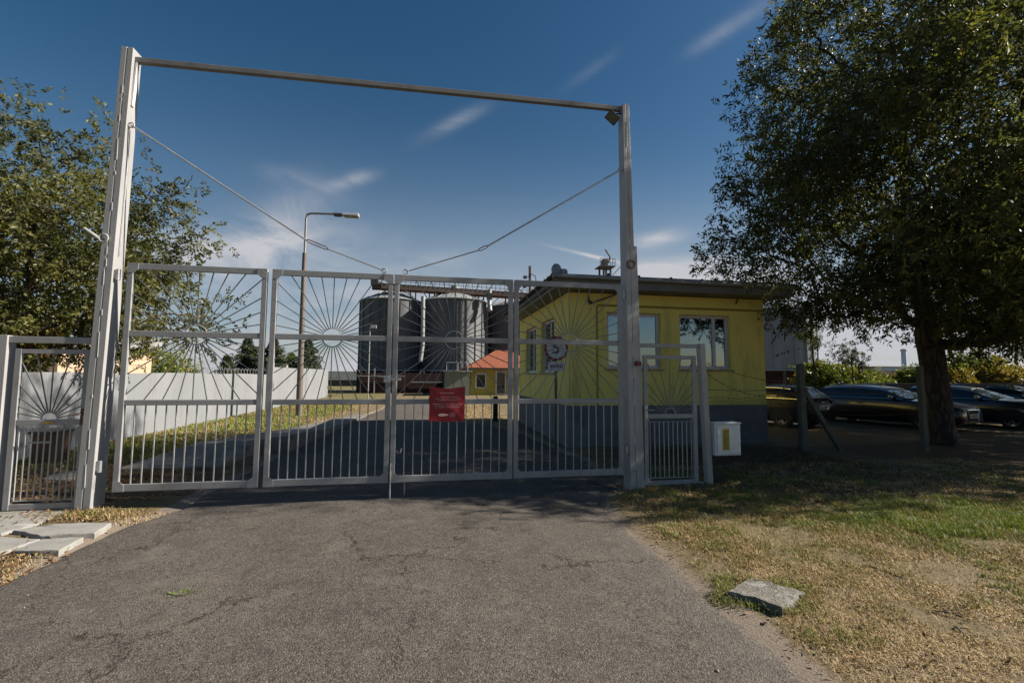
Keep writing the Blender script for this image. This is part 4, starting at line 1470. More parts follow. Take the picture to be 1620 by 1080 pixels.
def crown_targets(rng, n, inside, box, mind):
    pts = []
    lo, hi = np.array(box[0], float), np.array(box[1], float)
    tries = 0
    while len(pts) < n and tries < 200000:
        q = rng.uniform(lo, hi, (400, 3))
        q = q[inside(q)]
        for p in q:
            tries += 1
            if not pts or np.min(np.sum((np.array(pts) - p) ** 2, 1)) > mind ** 2:
                pts.append(p)
                if len(pts) >= n:
                    break
        tries += 400
    return np.array(pts)


def shell(q, c, r, seed, thick=.55, lump=.22, freq=1.1):
    d = (q - np.array(c)) / np.array(r)
    rr = np.linalg.norm(d, axis=1)
    u = d / (rr[:, None] + 1e-9)
    lim = 1 + lump * ((vnoise(u[:, 0] * freq * 2 + 9, u[:, 1] * freq * 2 + u[:, 2] * freq * 2.3, seed) - .5) * 2)
    return (rr < lim) & (rr > lim * (1 - thick))


def tree(name, base, path, r_base, r_tip, targets, label, cat, group, lmat, bmat, twig, leaf, seed, tintf=None, hpen=.5, up=0.0, keep=None, droop=.3):
    rng = np.random.RandomState(seed)
    g = thing(name, base, label, cat, group)
    arr, par, w, chains, nt = grow(rng, path, None, targets, hpen, up=up)
    branch_mesh(arr, w, chains, r_tip, r_base, nt).build('trunk', bmat, g, smooth=True)
    per, spread, length, outw = twig
    L, W, pairs = leaf
    mid = targets.mean(0)
    o, d, s, ci = twigs_at(rng, targets, per, spread, mid, length, outw)
    if keep is not None:
        k = keep(o)
        o, d, s, ci = o[k], d[k], s[k], ci[k]
    V, F, sd, lj = leaflets(rng, o, d, s, L, W, pairs, droop)
    ct = rng.uniform(0, 1, len(targets))
    tt = (.55 * ct[ci] + .45 * rng.uniform(0, 1, len(ci)))[sd] + lj
    if tintf is not None:
        tt = tintf(V, tt)
    npmesh('crown', V, F, lmat, g, np.clip(tt, 0, 1), o_=ORG[g.name])
    return g


# the big ash tree on the right
rng = np.random.RandomState(3)


def in_big(q):
    a = shell(q, (12.75, 9.0, 7.7), (5.1, 4.0, 5.0), 11, .66, .13, 1.5)
    b = shell(q, (9.5, 9.2, 4.7), (2.8, 2.9, 1.9), 12, .9, .2, 1.6)
    c = shell(q, (16.4, 9.6, 5.6), (3.2, 3.0, 2.2), 13, .8, .25, 1.6)
    d = shell(q, (11.2, 9.2, 10.4), (2.9, 2.9, 2.2), 14, .8, .25, 1.6)
    e = shell(q, (12.6, 6.3, 5.0), (4.0, 2.3, 1.9), 16, .9, .15, 1.5)
    low = q[:, 2] > 2.45 + .20 * np.abs(q[:, 0] - 12.6) * (q[:, 0] < 12.6) - .02 * np.abs(q[:, 0] - 12.6) * (q[:, 0] > 12.6)
    hole = vnoise(q[:, 0] * .95 + q[:, 1] * .35, q[:, 2] * .95 + q[:, 1] * .35, 19) > .5
    return (((a | b | c | d) & hole) | (e & (vnoise(q[:, 0] * 1.1, q[:, 1] * 1.1 + q[:, 2] * .5, 20) > .38))) & low & (q[:, 0] > 6.55) & (q[:, 1] > np.where(q[:, 2] < 5.8, 4.6, 5.35 + .09 * (q[:, 2] - 4)))


T1 = crown_targets(rng, 980, in_big, ((5.6, 4.4, 2.5), (20.5, 15.6, 14.2)), .5)
print('T1', len(T1))
bigpath = [(12.85, 9.6, -.15), (12.84, 9.61, 1.0), (12.75, 9.65, 2.4), (12.6, 9.7, 4.2), (12.45, 9.8, 6.4), (12.5, 9.85, 8.8), (12.4, 9.9, 11.2)]
tree('ash_tree', (12.85, 9.6, 0), bigpath, .27, .0075, T1, 'big dark leafy tree towering over the parked cars beside the gatehouse', 'tree', None, leaf_ash, bark,
     (20, .25, .30, .7), (.14, .044, 4), 3, hpen=.8, up=.06)

# second tree further right, sparser
rng = np.random.RandomState(8)
T2 = crown_targets(rng, 330, lambda q: shell(q, (29.0, 17.5, 6.8), (5.2, 4.4, 4.3), 21, .7, .25, 1.4) & (q[:, 2] > 3.5), ((23, 12, 2), (35, 23, 12)), .62)
tree('ash_tree', (31, 17.5, 0), [(31, 17.5, -.2), (30.8, 17.5, 2.2), (30.2, 17.5, 5.0), (29.6, 17.4, 8.2)], .26, .009, T2, 'second leafy tree standing behind the parked cars at the right edge', 'tree', None, leaf_ash, bark,
     (16, .45, .36, .7), (.16, .048, 4), 9, hpen=.8, up=.05)

# third tree just right of the view, shading the parked cars
rng = np.random.RandomState(28)
T4 = crown_targets(rng, 420, lambda q: shell(q, (21.8, 9.2, 6.4), (4.3, 4.6, 4.2), 25, .7, .2, 1.4) & (q[:, 2] > 2.6), ((16, 4, 2), (27, 15, 11)), .6)
side_tree = tree('ash_tree', (21.8, 9.2, 0), [(21.8, 9.2, -.2), (21.8, 9.2, 2.2), (21.7, 9.3, 5.0), (21.8, 9.2, 8.2)], .26, .009, T4, 'leafy tree just outside the right edge, shading the parked cars', 'tree', None, leaf_ash, bark,
     (20, .45, .36, .7), (.19, .06, 4), 29, hpen=.8, up=.05)
# unseen copies added behind the viewer to cut sky fill and darken window reflections
for i, (x, y, a, s) in enumerate([(-24, -24, .4, 1.1), (-1, -27, 3.1, 1.0), (12.5, -25, 5.3, 1.05)]):
    r2 = side_tree.copy()
    COL.objects.link(r2)
    r2.location, r2.rotation_euler, r2.scale = (x, y, 0), (0, 0, a), (s, s, s)
    r2['label'], r2['group'] = 'unseen tree added behind the viewer to cut sky fill and darken reflections', 'unseen trees added behind the viewer'
    for chd in list(side_tree.children):
        c2 = chd.copy()
        COL.objects.link(c2)
        c2.parent = r2

# locust tree over the white fence on the left
rng = np.random.RandomState(15)


def in_loc(q):
    a = shell(q, (-9.3, 12.0, 4.2), (2.7, 2.8, 2.4), 31, .8, .3, 1.5)
    b = shell(q, (-9.2, 11.6, 5.9), (1.3, 1.4, 1.5), 32, .9, .35, 1.5) & (vnoise(q[:, 0] * 1.6, q[:, 2] * 1.6 + q[:, 1], 39) > .5)
    c = shell(q, (-6.9, 11.6, 3.7), (1.3, 1.5, 1.3), 33, .9, .3, 1.6)
    return ((a & (vnoise(q[:, 0] * 1.3, q[:, 2] * 1.3 + q[:, 1] * .5, 38) > .3)) | b | c) & (q[:, 2] > 2.0 + .5 * (q[:, 1] < 11))


T3 = crown_targets(rng, 330, in_loc, ((-13, 8.5, 1), (-5.0, 15.2, 8.6)), .36)
ex = np.array([wY(275, 318, 11.6), wY(240, 300, 11.6), wY(315, 385, 11.4), wY(275, 395, 11.5), wY(250, 420, 11.5), wY(175, 215, 11.5), wY(120, 235, 11.5), wY(20, 190, 11.5), wY(70, 205, 11.5), wY(330, 470, 11.8), wY(300, 520, 11.6), wY(345, 530, 11.9), wY(310, 500, 11.9), wY(265, 310, 11.6), wY(260, 330, 11.5), wY(290, 385, 11.4), wY(150, 240, 11.5)])
T3 = np.concatenate([T3, ex])
tree('locust_tree', (-9.2, 12.2, 0), [(-9.2, 12.2, -.2), (-9.15, 12.1, 1.4), (-9.0, 12.0, 3.0), (-8.9, 11.9, 5.0), (-8.9, 11.7, 6.2)], .16, .006, T3, 'yellowing locust tree leaning over the white fence behind the tall left post', 'tree', None, leaf_loc, bark2,
     (22, .25, .27, .7), (.095, .044, 5), 15, tintf=lambda V, t: t * .72 + .5 * (vnoise(V[:, 0] * .9 + V[:, 1], V[:, 2] * .9, 77) - .38), hpen=.6, up=.02)


# conifers behind the fence
def conifer(x, y, h, r, label, seed):
    rng = np.random.RandomState(seed)
    g = thing('conifer', (x, y, 0), label, 'tree', 'conifers behind the white fence')
    MB().tube([(x, y, -.2), (x, y, h * .5), (x, y, h * .98)], [.16, .1, .02], 8).build('trunk', bark, g, smooth=True)
    n = int(300 * h / 4 * r)
    f = rng.uniform(0, 1, n) ** .8
    z = h * (.06 + .92 * f)
    an = rng.uniform(0, 2 * math.pi, n)
    tier = .75 + .25 * np.sin(f * 40)
    rr = r * (1 - f) ** .8 * rng.uniform(.25, 1.05, n) * tier + .05
    org = np.stack([x + rr * .35 * np.cos(an), y + rr * .35 * np.sin(an), z], 1)
    d = np.stack([np.cos(an) * rr * .65, np.sin(an) * rr * .65, -.12 - .25 * rr * rng.uniform(0, 1, n)], 1)
    sd = np.stack([-np.sin(an), np.cos(an), np.zeros(n)], 1)
    V, F, s, lj = leaflets(rng, org, d, sd, .24, .06, 5, .3)
    npmesh('crown', V, F, leaf_conifer, g, np.clip(rng.uniform(0, .9, n)[s] + lj, 0, 1), o_=ORG[g.name])


for i, (px, top, Y, w_, lab_) in enumerate([(360, 558, 33, 26, 'short dark conifer at the left end of the conifer group behind the fence'), (393, 530, 35, 34, 'tall broad conifer seen through the first gate panel behind the fence'),
                                            (434, 531, 34, 34, 'tall conifer right of the first panel stile behind the white fence'), (488, 533, 37, 34, 'conifer directly right of the street lamp pole behind the fence'),
                                            (462, 556, 40, 30, 'small pale conifer between two tall ones behind the fence'), (410, 545, 39, 30, 'conifer hidden between the two tallest ones behind the fence')]):
    p = wY(px, top, Y)
    conifer(p.x, Y, p.z, w_ / 720 * Y * 1.6, lab_, 50 + i)


def bush(name, c, r, label, cat, group, lmat, seed, n=420, leaf=(.14, .07, 3), stem=True, per=6):
    rng = np.random.RandomState(seed)
    g = thing(name, (c[0], c[1], 0), label, cat, group)
    u = rng.normal(0, 1, (n, 3))
    u /= np.linalg.norm(u, axis=1, keepdims=True)
    rad = (.55 + .5 * rng.uniform(0, 1, n) ** .6) * (1 + .35 * (vnoise(u[:, 0] * 2.2 + 5, u[:, 1] * 2.2 + u[:, 2] * 2.6, seed) - .5) * 2)
    T = np.array(c) + u * rad[:, None] * np.array(r)
    T = T[T[:, 2] > .12]
    if stem:
        mb = MB()
        for k in range(7):
            q = T[rng.randint(len(T))]
            b = np.array([c[0] + rng.normal(0, .1), c[1] + rng.normal(0, .1), -.1])
            mb.tube([b, (b + q) / 2 + rng.normal(0, .06, 3), q], [.035, .02, .008], 5)
        mb.build('stem', bark2, g)
    o, d, s, ci = twigs_at(rng, T, per, .12 * max(r), np.array(c), .3 * max(r) ** .5, .8, .1)
    V, F, sd, lj = leaflets(rng, o, d, s, *leaf)
    ct = rng.uniform(0, 1, len(T))
    npmesh('crown', V, F, lmat, g, np.clip((.6 * ct[ci] + .4 * rng.uniform(0, 1, len(ci)))[sd] + lj, 0, 1), o_=ORG[g.name])
    return g


# hedge line and bushes beyond the car park (each stands on the ground far right)
FAR = [(1305, 585, 38, 34, leaf_bush, 'dark green bush right of the half hidden silo'), (1335, 592, 42, 34, leaf_bush, 'low green bush behind the pale sapling stem'),
       (1375, 598, 44, 28, leaf_bush, 'low olive bush in front of the pale industrial building'), (1415, 600, 46, 26, leaf_yellow, 'low yellowish scrub below the pale industrial building'),
       (1440, 592, 44, 22, leaf_bush, 'olive bush directly left of the big trunk'), (1490, 588, 42, 26, leaf_bush, 'green bush directly right of the big trunk'),
       (1535, 570, 46, 44, leaf_bush, 'largest green bush beyond the third parked car'), (1572, 586, 40, 30, leaf_yellow, 'bright yellow autumn bush above the car bonnet at right'),
       (1600, 592, 42, 26, leaf_yellow, 'yellow orange bush near the right edge of the car park'), (1510, 594, 38, 22, leaf_yellow, 'small yellow green bush between the trunk and the largest bush'),
       (1630, 596, 40, 26, leaf_bush, 'green bush at the extreme right edge beyond the cars')]
for i, (px, top, Yd, hw, lm, lab_) in enumerate(FAR):
    p = wY(px, top, Yd * .62)
    depth = p.dot(FW)
    r_ = hw / 720 * depth
    h_ = p.z
    bush('bush', (p.x, p.y, h_ * .5), (r_, r_ * .8, h_ * .52), lab_, 'bush', 'autumn bushes beyond the car park', lm, 90 + i, 330, (.22, .11, 3), per=7)
for i, (px, top, Y, hw, lab_) in enumerate([(455, 572, 38, 26, 'pale green bush behind the taller fence left of the lamp pole'), (240, 560, 25, 50, 'broad green bush behind the low fence by the left post')]):
    p = wY(px, top, Y)
    bush('bush', (p.x, Y, p.z * .5), (hw / 720 * Y, hw / 720 * Y, p.z * .52), lab_, 'bush', 'bushes behind the white fence', leaf_bush, 120 + i, 300, (.16, .08, 3))


def sapling(px, top, Y, label, seed):
    rng = np.random.RandomState(seed)
    p = wY(px, top, Y)
    b = np.array([p.x, Y, -.1])
    tgt = np.array([p.x, Y, p.z]) + rng.normal(0, 1, (11, 3)) * np.array([.38, .3, .3]) - np.array([0, 0, .45])
    return tree('sapling', (p.x, Y, 0), [tuple(b), (p.x + .03, Y, p.z * .5), (p.x - .02, Y, p.z * .8)], .03, .006, tgt, label, 'sapling', 'saplings beside the car park', leaf_ash, bark,
                (8, .17, .2, .5), (.12, .045, 4), seed)


sapling(1346, 545, 19, 'slim sapling rising behind the parked cars right of the concrete post', 140)
sapling(1358, 560, 20.5, 'thinner sapling standing just right of the slim one behind the cars', 141)
sapling(1284, 520, 17, 'tall thin sapling close to the silo edge behind the first car', 142)
# ------------------------------------------------------------------ wire fence beside the gatehouse
cpost = thing('fence_post', (8.45, 9.2, 0), 'braced concrete post with a slanting strut in front of the first parked car', 'fence post', 'concrete posts of the wire fence')
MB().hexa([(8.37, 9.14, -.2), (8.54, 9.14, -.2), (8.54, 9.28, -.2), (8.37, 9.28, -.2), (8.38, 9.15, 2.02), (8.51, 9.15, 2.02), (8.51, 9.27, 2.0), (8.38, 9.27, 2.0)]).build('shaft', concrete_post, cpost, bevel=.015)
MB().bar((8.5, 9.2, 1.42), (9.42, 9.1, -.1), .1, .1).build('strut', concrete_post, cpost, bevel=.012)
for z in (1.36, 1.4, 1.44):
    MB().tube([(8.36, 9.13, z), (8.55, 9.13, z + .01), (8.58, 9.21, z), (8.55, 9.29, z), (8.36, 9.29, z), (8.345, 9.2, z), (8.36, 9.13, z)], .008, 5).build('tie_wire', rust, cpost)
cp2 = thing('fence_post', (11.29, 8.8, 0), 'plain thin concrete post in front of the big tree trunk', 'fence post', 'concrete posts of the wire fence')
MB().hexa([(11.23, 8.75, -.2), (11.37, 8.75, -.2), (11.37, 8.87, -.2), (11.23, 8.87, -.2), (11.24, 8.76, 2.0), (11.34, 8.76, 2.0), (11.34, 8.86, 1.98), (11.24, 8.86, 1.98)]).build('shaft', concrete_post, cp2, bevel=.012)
wf = thing('wire_fence', (6.4, 8, 0), 'sagging chain link mesh topped by barbed wire between the wicket post and the concrete post', 'fence')
A, B = Vector((4.31, GYP + .03, 0)), Vector((8.38, 9.2, 0))


def on(u, z):
    return A.lerp(B, u) + Vector((0, 0, z))


def mesh_top(u):
    return 1.34 - .05 * math.sin(math.pi * u) + .012 * math.sin(u * 17)


mb = MB()
dxy = (B - A).length
pit = .062
nd = int(dxy / pit)
H_ = 1.3
for k in range(-int(H_ / pit), nd):
    for sg in (1, -1):
        pts = []
        m = 5
        for q in range(m + 1):
            z = H_ * q / m
            u = ((k + (q / m) * (H_ / pit)) * pit if sg > 0 else (k + (H_ / pit) - (q / m) * (H_ / pit)) * pit) / dxy
            if 0 <= u <= 1:
                pts.append(on(u, .04 + z * (mesh_top(u) - .04) / H_) + Vector((0, .003 * sg, 0)))
        if len(pts) > 1:
            mb.tube(pts, .0019, 3, cap=False)
mb.build('chain_link', dark_steel, wf)


def barbed(f0, name='barbed_wire'):
    mb = MB()
    pts = [f0(k / 40) for k in range(41)]
    mb.tube(pts, .0045, 5)
    for k in range(1, 40, 2):
        p = pts[k]
        d = Vector((rn.uniform(-1, 1), rn.uniform(-1, 1), rn.uniform(-1, 1))).normalized() * .022
        e = Vector((d.z, -d.x, d.y))
        mb.bar(p - d, p + d, .004).bar(p - e, p + e, .004)
    return mb.build(name, rust, wf)


barbed(lambda u: on(u, 1.50 - .05 * math.sin(math.pi * u)))
barbed(lambda u: on(u, mesh_top(u) + .03))
barbed(lambda u: on(u, 1.78 - .34 * math.sin(math.pi * min(u * 1.05, 1)) ** .8 - .18 * u))
barbed(lambda u: on(u, 1.92 - .28 * u - .12 * math.sin(math.pi * u)))
w2f = thing('fence_wire', (9.9, 9, 0), 'plain sagging strands of wire between the two concrete posts', 'wire')
for z in (.9, 1.4, 1.75):
    MB().tube([Vector((8.5, 9.2, z)).lerp(Vector((11.24, 8.8, z)), k / 12) - Vector((0, 0, .06 * math.sin(math.pi * k / 12))) for k in range(13)], .004, 4).build('strand', rust, w2f)

# ------------------------------------------------------------------ parked cars
def carpaint(name, col):
    t = NT(name)
    t.fin(col, .3, 0)
    t.p.inputs['Coat Weight'].default_value = .6
    t.p.inputs['Coat Roughness'].default_value = .04
    return t.m


car_black = carpaint('black_car_paint', (.006, .006, .008))
car_navy = carpaint('dark_blue_car_paint', (.007, .009, .016))
car_char = carpaint('charcoal_car_paint', (.01, .01, .012))
car_char.node_tree.nodes['Principled BSDF'].inputs['Coat Weight'].default_value = .08
car_char.node_tree.nodes['Principled BSDF'].inputs['Specular IOR Level'].default_value = .15
tyre_m = worn('tyre_rubber', (.012, .012, .012), (.02, .02, .02), 12, .85, bump=.1)
rim_m = worn('alloy_rim', (.4, .41, .42), (.5, .5, .5), 5, .3, .8, bump=0)
chrome = worn('chrome_trim', (.6, .6, .6), (.7, .7, .7), 5, .12, 1.0, bump=0)
head_m = glassmat('headlight_glass', (.28, .29, .3), .05)
tail_m = glassmat('tail_light_red', (.16, .01, .012), .08)
plate_m = worn('plate_white', (.5, .5, .49), (.45, .45, .44), 5, .5, bump=0)


def loft(mb, rings, close=True, caps=True):
    n = len(rings[0])
    vs = [p for r in rings for p in r]
    fs = []
    for i in range(len(rings) - 1):
        for k in range(n if close else n - 1):
            k2 = (k + 1) % n
            fs.append((i * n + k, i * n + k2, (i + 1) * n + k2, (i + 1) * n + k))
    if caps:
        fs += [tuple(reversed(range(n))), tuple(range((len(rings) - 1) * n, len(rings) * n))]
    return mb.add(vs, fs)


def car(pos, rz, label, paint, L, Wd, H, kind, hood_z=.98, front=True, rim=True):
    """local frame: nose towards +X, y to the left, origin under the middle of the car"""
    g = thing('car', pos, label, 'car', 'cars parked under the trees', rz)
    ORG[g.name] = Vector((0, 0, 0))
    hl, hw = L / 2, Wd / 2
    wagon = kind != 'saloon'
    # lower body: stations (x, bottom z, shoulder z, width factor)
    st = [(-hl, .42, .80, .80), (-hl + .06, .30, .92, .90), (-hl + .25, .24, 1.0, .96), (-hl + .9, .22, 1.0, 1.0), (-.4, .2, .985, 1.0), (.6, .2, .97, 1.0), (hl - 1.25, .22, hood_z - .02, .99),
          (hl - .7, .24, hood_z - .07, .96), (hl - .3, .25, hood_z - .14, .9), (hl - .08, .27, hood_z - .23, .8), (hl, .34, hood_z - .34, .7)]
    rings = []
    for (x, zb, zs, w) in st:
        y = hw * w
        c = .035 if x > .8 else .0
        rings.append([(x, -y * .93, zb), (x, -y, zb + .14), (x, -y * 1.0, (zb + zs) / 2 + .03), (x, -y * .985, zs - .08), (x, -y * .93, zs - .005), (x, -y * .5, zs + c), (x, 0, zs + c * 1.3),
                      (x, y * .5, zs + c), (x, y * .93, zs - .005), (x, y * .985, zs - .08), (x, y, (zb + zs) / 2 + .03), (x, y, zb + .14), (x, y * .93, zb)])
    body = loft(MB(), rings).build('body', paint, g, smooth=True)
    # cabin: belt stations and roof stations
    xr = -hl + (.12 if wagon else .75)
    xf = hl - 1.3
    rr = -hl + (.55 if kind == 'suv' else .75 if wagon else 1.55)
    rf = xf - (.78 if kind != 'suv' else .62)
    belt, wr = .985, .74
    xs = np.linspace(0, 1, 9)
    rings = []
    for s in xs:
        xb = xr + (xf - xr) * s
        xt = rr + (rf - rr) * s
        zt = H - .07 * (2 * s - .9) ** 2 - .02
        rings.append([(xb, -hw * .95, belt - .02), (xb * .5 + xt * .5, -hw * .875, belt + (zt - belt) * .5), (xt, -hw * wr - .02, zt - .06), (xt, -hw * wr * .8, zt), (xt, 0, zt + .015),
                      (xt, hw * wr * .8, zt), (xt, hw * wr + .02, zt - .06), (xb * .5 + xt * .5, hw * .875, belt + (zt - belt) * .5), (xb, hw * .95, belt - .02)])
    cabin = loft(MB(), rings).build('cabin', paint, g, smooth=True)

    def surf(s, v, sy, off=.006):      # side glass surface point: s along, v up
        xb, xt = xr + (xf - xr) * s, rr + (rf - rr) * s
        zt = H - .07 * (2 * s - .9) ** 2 - .08
        return (xb + (xt - xb) * v, sy * (hw * .95 + (hw * wr + .02 - hw * .95) * v + off + .012 * math.sin(math.pi * v)), belt + (zt - belt) * v)
    for sy in (-1, 1):
        for (s0, s1, nm) in ((.055, .30, 'quarter'), (.325, .60, 'rear'), (.625, .93, 'front')):
            mb = MB()
            n = 5
            vs, fs = [], []
            for i in range(n + 1):
                for v in (.08, .5, .93):
                    vs.append(surf(s0 + (s1 - s0) * i / n, v, sy))
            for i in range(n):
                for k in range(2):
                    fs.append((i * 3 + k, (i + 1) * 3 + k, (i + 1) * 3 + k + 1, i * 3 + k + 1))
            mb.add(vs, fs).build('side_window', car_glass, g, smooth=True)
        mb = MB()
        mb.tube([surf(s, .03, sy, .01) for s in np.linspace(.04, .97, 12)], .012, 5)
        mb.tube([surf(s, .98, sy, .008) for s in np.linspace(.06, .95, 12)], .010, 5)
        mb.build('window_trim', chrome, g, smooth=True)
        # door shut lines, handles, mirror
        for s in (.32, .62):
            p = surf(s, 0, sy)
            MB().bar((p[0], sy * hw * .985, .93), (p[0], sy * (hw + .002), .36), .01, .012).build('door_gap', tyre_m, body)
            MB().box(p[0] - .22, p[0] - .06, min(sy * hw, sy * (hw + .03)), max(sy * hw, sy * (hw + .03)), .80, .83).build('door_handle', paint, g, bevel=.006)
        mx = xf - .45
        MB().hexa([(mx, sy * hw * .96, 1.0), (mx + .12, sy * hw * .96, 1.0), (mx + .1, sy * (hw + .2), 1.0), (mx - .02, sy * (hw + .2), 1.02), (mx, sy * hw * .96, 1.09), (mx + .08, sy * hw * .96, 1.07), (mx + .07, sy * (hw + .19), 1.13), (mx - .02, sy * (hw + .19), 1.14)]).build('mirror', paint, g, bevel=.02)
    # windscreen and rear window
    for (s, nm, d) in ((1.0, 'windscreen', .012), (0.0, 'rear_window', -.012)):
        xb, xt = xr + (xf - xr) * s, rr + (rf - rr) * s
        zt = H - .07 * (2 * s - .9) ** 2 - .07
        vs, fs = [], []
        for i in range(7):
            y = (i / 6 - .5) * 2
            for v in (.08, .92):
                wv = hw * .95 + (hw * wr - hw * .95) * v - .07
                vs.append((xb + (xt - xb) * v + d + d * 4 * (1 - y * y) * .6, y * wv, belt + (zt - belt) * v + .01))
        for i in range(6):
            fs.append((i * 2, i * 2 + 2, i * 2 + 3, i * 2 + 1))
        MB().add(vs, fs).build(nm, car_glass, g, smooth=True)
    # wheels
    for x in (-hl + .88, hl - .92):
        for sy in (-1, 1):
            yc = sy * (hw - .10)
            def wl_(mb, r_, y0_, y1_, n=26):
                vs, fs = [], []
                for i in range(n):
                    a = 2 * math.pi * i / n
                    for (rad, yy) in ((r_ * .62, y0_), (r_ * .94, y0_), (r_, y0_ * .7 + y1_ * .3), (r_, y0_ * .3 + y1_ * .7), (r_ * .94, y1_), (r_ * .62, y1_)):
                        vs.append((x + rad * math.cos(a), yy, .32 + rad * math.sin(a)))
                for i in range(n):
                    j = (i + 1) % n
                    for k in range(6):
                        k2 = (k + 1) % 6
                        fs.append((i * 6 + k, j * 6 + k, j * 6 + k2, i * 6 + k2))
                return mb.add(vs, fs)
            w = wl_(MB(), .32, yc - .105, yc + .105).build('wheel', tyre_m, g, smooth=True)
            yo = sy * (hw + .012)
            mb = MB().ring((x, yo - sy * .025, .32), .19, .016, 'Y', 22, 6)
            for k in range(5):
                a = 2 * math.pi * k / 5 + .3
                mb.bar((x, yo - sy * .02, .32), (x + .19 * math.cos(a), yo - sy * .03, .32 + .19 * math.sin(a)), .05, .02, (0, 1, 0))
            mb.build('rim', rim_m, w)
            arch = []
            for k in range(13):
                a = math.pi * k / 12
                arch.append((x + .385 * math.cos(a), sy * (hw + .003), .30 + .385 * math.sin(a)))
            MB().prism([(p[0], sy * (hw - .02), p[2]) for p in arch], (0, sy * .027, 0)).build('wheel_arch', tyre_m, body)
    # nose and tail
    zg = hood_z - .30
    MB().prism([(hl + .012, -.36, zg + .02), (hl + .012, .36, zg + .02), (hl + .005, .30, zg - .34), (hl + .005, -.30, zg - .34)], (-.05, 0, 0)).build('grille', tyre_m, g)
    MB().tube([(hl + .016, -.36, zg + .03), (hl + .016, .36, zg + .03), (hl + .012, .30, zg - .35), (hl + .012, -.30, zg - .35), (hl + .016, -.36, zg + .03)], .014, 6).build('grille_frame', chrome, g)
    MB().box(hl + .017, hl + .03, -.26, .26, zg - .22, zg - .10).build('number_plate', plate_m, g)
    MB().box(hl + .015, hl + .022, -.62, .62, .36, .40).build('bumper_slot', tyre_m, g)
    for sy in (-1, 1):
        MB().hexa([(hl - .02, sy * .44, zg - .02), (hl - .22, sy * (hw * .86), zg + .02), (hl - .30, sy * (hw * .86), zg + .02), (hl - .10, sy * .44, zg - .02),
                   (hl - .03, sy * .44, zg + .09), (hl - .24, sy * (hw * .86), zg + .13), (hl - .32, sy * (hw * .86), zg + .13), (hl - .12, sy * .44, zg + .09)]).build('headlight', head_m, g, bevel=.01)
        MB().hexa([(-hl - .01, sy * .52, .78), (-hl + .12, sy * (hw * .93), .78), (-hl + .2, sy * (hw * .93), .78), (-hl + .1, sy * .52, .78),
                   (-hl + .0, sy * .52, .96), (-hl + .13, sy * (hw * .93), .97), (-hl + .2, sy * (hw * .93), .97), (-hl + .1, sy * .52, .96)]).build('tail_light', tail_m, g, bevel=.01)
    MB().box(-hl - .02, -hl - .005, -.26, .26, .66, .77).build('number_plate', plate_m, g)
    for s_ in ((hl + .0305, .0), (-hl - .0215, 1)):
        mb = MB()
        y = -.2
        zc = (zg - .16) if s_[1] == 0 else .715
        while y < .2:
            mb.box(s_[0], s_[0] + .001, y, y + .035, zc - .03, zc + .03)
            y += .055
        mb.build('plate_marks', tyre_m, g)
    if kind == 'suv' or wagon:
        for sy in (-1, 1):
            MB().tube([(rr + .25, sy * hw * .66, H - .03), (rr + .4, sy * hw * .66, H + .03), (rf - .3, sy * hw * .66, H + .03), (rf - .1, sy * hw * .66, H - .03)], .014, 6).build('roof_rail', chrome if kind != 'suv' else tyre_m, g, smooth=True)
    return g


def place(front=None, rear=None, h=(0, 1), L=4.6):
    h = Vector((h[0], h[1], 0)).normalized()
    c = (Vector((front[0], front[1], 0)) - h * L / 2) if front else (Vector((rear[0], rear[1], 0)) + h * L / 2)
    return c, math.atan2(h.y, h.x)


c, rz = place(rear=(12.75, 13.0), h=(-.30, .95), L=4.25)
car(c, rz, 'dark hatchback seen from behind, parked nearest the gatehouse corner', car_char, 4.25, 1.76, 1.44, 'suv')
c, rz = place(front=(17.0, 11.75), h=(.25, -.97), L=4.85)
car(c, rz, 'black estate car with chrome framed grille, nose pointing out beside the tree trunk', car_black, 4.85, 1.86, 1.44, 'wagon')
c, rz = place(front=(20.3, 11.5), h=(.25, -.97), L=4.5)
car(c, rz, 'dark blue car behind the tree trunk with a bright reflecting windscreen', car_navy, 4.5, 1.8, 1.45, 'wagon', hood_z=1.0)
c, rz = place(front=(23.6, 12.3), h=(.25, -.97), L=4.4)
car(c, rz, 'dark car cut off by the right edge, last in the row', car_char, 4.4, 1.78, 1.46, 'saloon')

# dark boundary wall and far industrial buildings on the right
bw = thing('boundary_wall', (40, 30, 0), 'long dark grey boundary wall behind the parked cars', 'wall')
wall_dark = worn('dark_wall', (.05, .05, .055), (.075, .073, .075), 3, .9, bump=.2, dirt=(.03, .028, .025), damt=.6)
pa, pb_ = wY(1300, 612, 26), wY(1700, 612, 20)
MB().prism([(pa.x, pa.y, -.2), (pb_.x, pb_.y, -.2), (pb_.x, pb_.y, 1.45), (pa.x, pa.y, 1.35)], (.1, .18, 0)).build('wall', wall_dark, bw)


def far_box(px0, px1, top, Y, dep, label, mat, zb=-.3, name='factory_hall', cat='building', extra=None):
    a, b = wY(px0, 600, Y), wY(px1, 600, Y)
    zt = wY((px0 + px1) / 2, top, Y).z
    g = thing(name, ((a.x + b.x) / 2, Y, 0), label, cat)
    w = MB().box(a.x, b.x, Y, Y + dep, zb, zt).build('wall', mat, g)
    MB().box(a.x - .3, b.x + .3, Y - .3, Y + dep, zt + .01, zt + .25).build('roof', dark_steel, g)
    for k in range(6):
        x = a.x + (b.x - a.x) * (k + .4) / 6.2
        MB().box(x, x + (b.x - a.x) * .07, Y - .05, Y - .004, zt * .62, zt * .78).build('window', pane_mat, w)
    return g, a, b, zt


